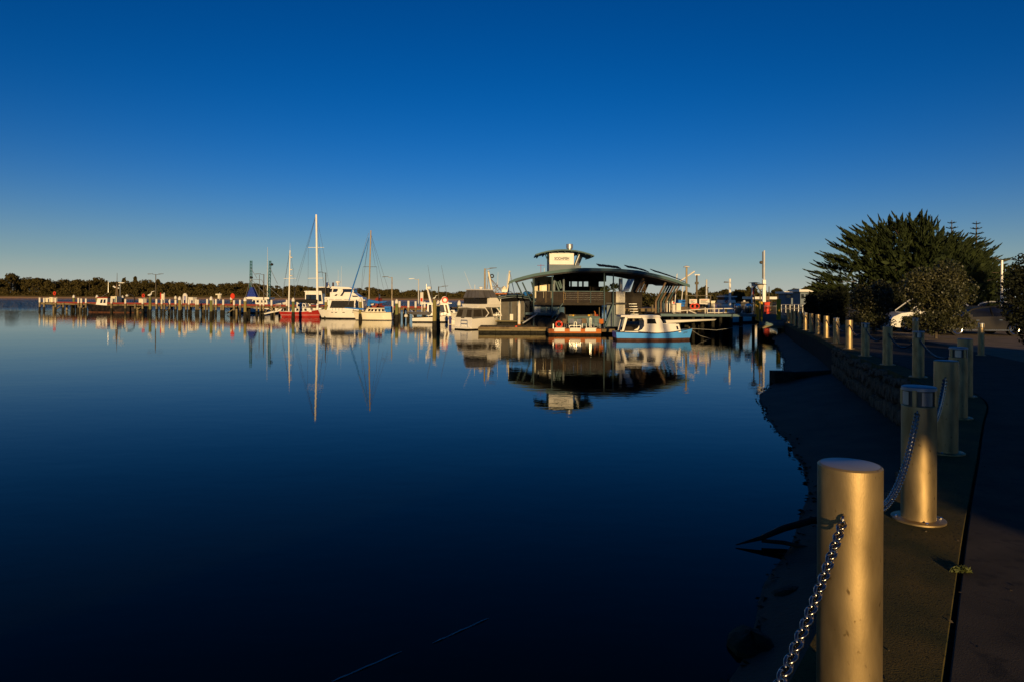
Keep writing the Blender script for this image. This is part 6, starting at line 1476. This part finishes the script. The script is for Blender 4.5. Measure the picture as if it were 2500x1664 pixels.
# houses
def house(label, px0, px1, pt, pb_, Y, mat='white'):
    x0, x1 = bx(px0,Y), bx(px1,Y); z0, z1 = zw(px0,pb_,Y), zw(px0,pt,Y)
    t = thing('house', label, 'house', ((x0+x1)/2,Y,1.5))
    MB().box(x0,x1,Y,Y+3.5,1.2,z1).build('wall', K['clad' if mat == 'white' else mat], t); MB().box(x0-.5,x1+.5,Y-.8,Y+4,z1+.003,z1+.45).build('roof', K['white'], t)  # white houses get grey-blue walls: their shade is put into the colour
    n_ = max(2,int((x1-x0)/2.6))
    for k in range(n_):
        a = x0+(x1-x0)*(k+.2)/n_; b = x0+(x1-x0)*(k+.8)/n_
        MB().box(a,b,Y-.06,Y-.003,z0+(z1-z0)*.25,z0+(z1-z0)*.75).build('window', K['glass'], t)
house('white flat-roofed house on the rise right of the footbridge', 1917, 1948, 717.5, 731, 140)
house('second white house with big eaves, half behind the cypress', 1954, 1975, 713, 735, 132)
house('low dark roofed pavilion behind the plaza lamps', 1838, 1886, 731, 740, 120, 'mesh')
# rails on the town side right of the bridge
tr_ = thing('quay_railing', 'low steel quay railing between footbridge and shrubs', 'railing', (bx(1930,90),90,1.1))
for z in (.5,1.0): MB().tube([(bx(1908,88.),88,1.1+z),(bx(1990,92.),92,1.1+z)],.05,5).build('rail', K['steel'], tr_)
for k in range(9): x = bx(1908,88.)+(bx(1990,92.)-bx(1908,88.))*k/8; MB().tube([(x,88+.5*k,1.0),(x,88+.5*k,2.1)],.05,5).build('post', K['steel'], tr_)
# ------------------------------------------------------------------ parked cars
def car(label, x, y, rz, paint, L_=4.5, Hc=1.36, W_=1.78):
    z = g(y)-.004; t = thing('parked_car', label, 'car', (x,y,z), rz, 'cars in the car park'); h = W_/2
    body = [(-L_/2,.30),(-L_/2-.02,.62),(-L_/2+.10,.86),(-L_/2+.75,.92),(.95,.86),(1.65,.78),(L_/2-.12,.62),(L_/2,.45),(L_/2-.04,.24)]
    def arch(cx): return [(cx+.37*math.cos(R(a)), .30+.37*math.sin(R(a))) for a in range(0,181,20)]
    wr, wf = -L_/2+.92, L_/2-.88
    low = arch(wf)+[(wf-.37,.2)]+[(wr+.37,.2)]+arch(wr)+[(wr-.37,.2),(-L_/2,.24)]
    poly = body+[(wf+.37,.2)]+low
    MB().prism(poly, -h, h).build('body', K[paint], t, True)
    gh = [(-L_/2+.25,.90),(-L_/2+.85,Hc-.06),(-L_/2+1.5,Hc),(.05,Hc-.02),(.55,Hc-.16),(1.15,.865)]
    for sy in (-1,1):
        pass
    m = MB(); n_ = len(gh); vs = [(a,-h+.05+(.20 if b > 1 else 0),b) for a,b in gh]+[(a,h-.05-(.20 if b > 1 else 0),b) for a,b in gh]
    m.add(vs, [tuple(range(n_)), tuple(range(2*n_-1,n_-1,-1))]+[(i,i+1,n_+i+1,n_+i) for i in range(n_-1)]).build('greenhouse', K['glass'], t)
    MB().add([(a,-h+.24,b+.012) for a,b in gh[1:5]]+[(a,h-.24,b+.012) for a,b in gh[1:5]], [(i,i+1,4+i+1,4+i) for i in range(3)]).build('roof', K[paint], t)
    for sy in (-1,1):
        for (a0,b0),(a1,b1) in (((gh[0]),(gh[1])),((gh[1]),(gh[2])),((gh[2]),(gh[3])),((gh[3]),(gh[4])),((gh[4]),(gh[5]))):
            f = lambda b: sy*(h-.045-(.20 if b > 1 else 0)); MB().tube([(a0,f(b0),b0),(a1,f(b1),b1)],.03,5).build('pillar', K[paint], t)
        MB().tube([(-.35,sy*(h-.05),.88),(-.35,sy*(h-.25),Hc-.03)],.03,5).build('pillar', K['rubber'], t)
        for wx in (wr,wf):
            ty = MB().tube([(wx,sy*(h-.22),.31),(wx,sy*(h-.01),.31)],.31,24).build('wheel', K['rubber'], t, True)
            rm = MB().tube([(wx,sy*(h-.012),.31),(wx,sy*(h+.004),.31)],.07,12)
            for k in range(7):
                q = 2*math.pi*k/7; rm.tube([(wx+.05*math.cos(q),sy*(h+.0),.31+.05*math.sin(q)),(wx+.225*math.cos(q),sy*(h+.0),.31+.225*math.sin(q))],.018,4)
            rm.torus((wx,sy*(h-.0),.31),.225,.018,24,5); rm.build('rim', K['chrome'], ty)
        MB().box(-.75,-.60,*sorted((sy*(h+.002),sy*(h+.02))),.72,.75).build('door_handle', K['chrome'], t); MB().box(.35,.5,*sorted((sy*(h+.002),sy*(h+.02))),.70,.73).build('door_handle', K['chrome'], t)
        MB().box(.75,.95,*sorted((sy*(h+.002),sy*(h+.15))),.86,.98).build('mirror', K[paint], t)
        MB().hexa([(L_/2-.42,*[sy*(h-.30)],.56),(L_/2-.03,sy*(h-.32),.50),(L_/2-.10,sy*(h+.005),.52),(L_/2-.42,sy*(h+.006),.58),(L_/2-.5,sy*(h-.3),.70),(L_/2-.12,sy*(h-.32),.64),(L_/2-.2,sy*(h+.005),.66),(L_/2-.5,sy*(h+.006),.72)]).build('headlight', K['lampglass'], t)
    MB().box(-L_/2+.3,L_/2-.5,-h-.004,h+.004,.235,.27).build('sill_trim', K['chrome'], t)
car('charcoal hatchback parked behind the large shrub', xw(2378,33.2), 33.2, R(180), 'carpaint')
car('white car with its nose showing between two shrubs', xw(2260,36.0), 36.0, R(176), 'carwhite', 4.4, 1.45)
bpy.data.objects['parked_car.001'].scale = (1,1,1.25)
car('white car behind the charcoal hatchback, only its roof visible', xw(2395,43), 43, R(180), 'carwhite', 4.6, 1.62)
# ------------------------------------------------------------------ unseen trees behind the viewer, inferred from the shade; crowns shaped to cast it
YS = -18.0
def crown_top(x):
    pts_ = [(3.6,5.2),(4.7,6.2),(5.3,6.4),(6.9,6.6),(8.4,6.9),(9.4,7.4),(10.4,7.8),(11.5,8.1),(12.0,7.4),(12.3,6.7),(13.4,6.7),(14.4,7.2),(15,7.55),(15.6,7.3),(18,7.0),(22,7.1),(28,7.3)]
    for a, b in zip(pts_, pts_[1:]):
        if a[0] <= x <= b[0]: return a[1]+(b[1]-a[1])*(x-a[0])/(b[0]-a[0])
    return 6.8
C = []
x = 4.75
C.append(ball((3.85,YS,5.55),(.5,.8,.42),110,.1)); C.append(ball((3.2,YS-2,4.2),(1.0,.6,.35),16,.1)); C.append(ball((4.2,YS-2,4.5),(.8,.6,.3),14,.1))
while x < 27:
    tp = crown_top(x); z = tp-.55
    while z > 2.0:
        C.append(ball((x+rng.uniform(-.25,.25), YS+rng.uniform(-1.2,1.2), z), (.85 if x > 4.4 else .5,.8,.62), 80, .1)); z -= .8
    x += .75
for (cx_, cz_, rx_, rz_, n_) in ((5.35,5.0,.55,.7,130),(5.3,4.2,.6,.6,90),(6.6,5.2,.8,.6,110),(8.6,5.6,.8,.6,110),(5.6,12.3,1.7,1.0,260),(13.0,15.6,2.6,1.6,340),(9.0,16.0,1.6,.9,120)): C.append(ball((cx_,YS-1,cz_),(rx_,1.5,rz_),n_,.1))  # extra crowns placed where bollards and restaurant should be shaded
for k in range(24):      # taller unseen trees, added to darken the cypress and cut sky light
    cx_ = rng.uniform(25.5,40); C.append(ball((cx_, -25+rng.uniform(-2,2), rng.uniform(9.5,13.8)), (1.3,1.2,1.0), 55, .1))
V, Fc = leaf_quads(np.concatenate(C), .42, 1.5)
tag(mesh_np('shade_trees', V, Fc, K['shrubdark']), 'dense unseen trees behind the viewer, shaped to cast the shade', 'trees', kind='stuff')
m = MB()
for pts_ in ([(5.6,YS-1,1.4),(5.5,YS-1,7),(5.6,YS-1,12)], [(13.9,YS-1,1.4),(13.75,YS-1,7.6),(13.0,YS-1,10.4),(13,YS-1,15)], [(11.3,YS-1,1.4),(11.5,YS-1,7),(11.95,YS-1,10.2),(12.4,YS-1,15)], [(18.3,YS-1,1.4),(18.25,YS-1,9.5),(18.6,YS-1,11)]):
    m.tube(pts_, [.30]+[.20]*(len(pts_)-2)+[.08], 8)
for k in range(5): m.tube([(26+3.2*k,-25,1.3),(26.4+3.2*k,-25,13)],[.3,.1],7)
for k in range(16): m.tube([(4.4+1.4*k,YS,1.3),(4.5+1.4*k,YS,5)],[.14,.05],6)
tag(m.build('shade_tree_trunks', K['bark'], None, True), 'trunks of the unseen shade trees behind the viewer', 'trees', kind='stuff')
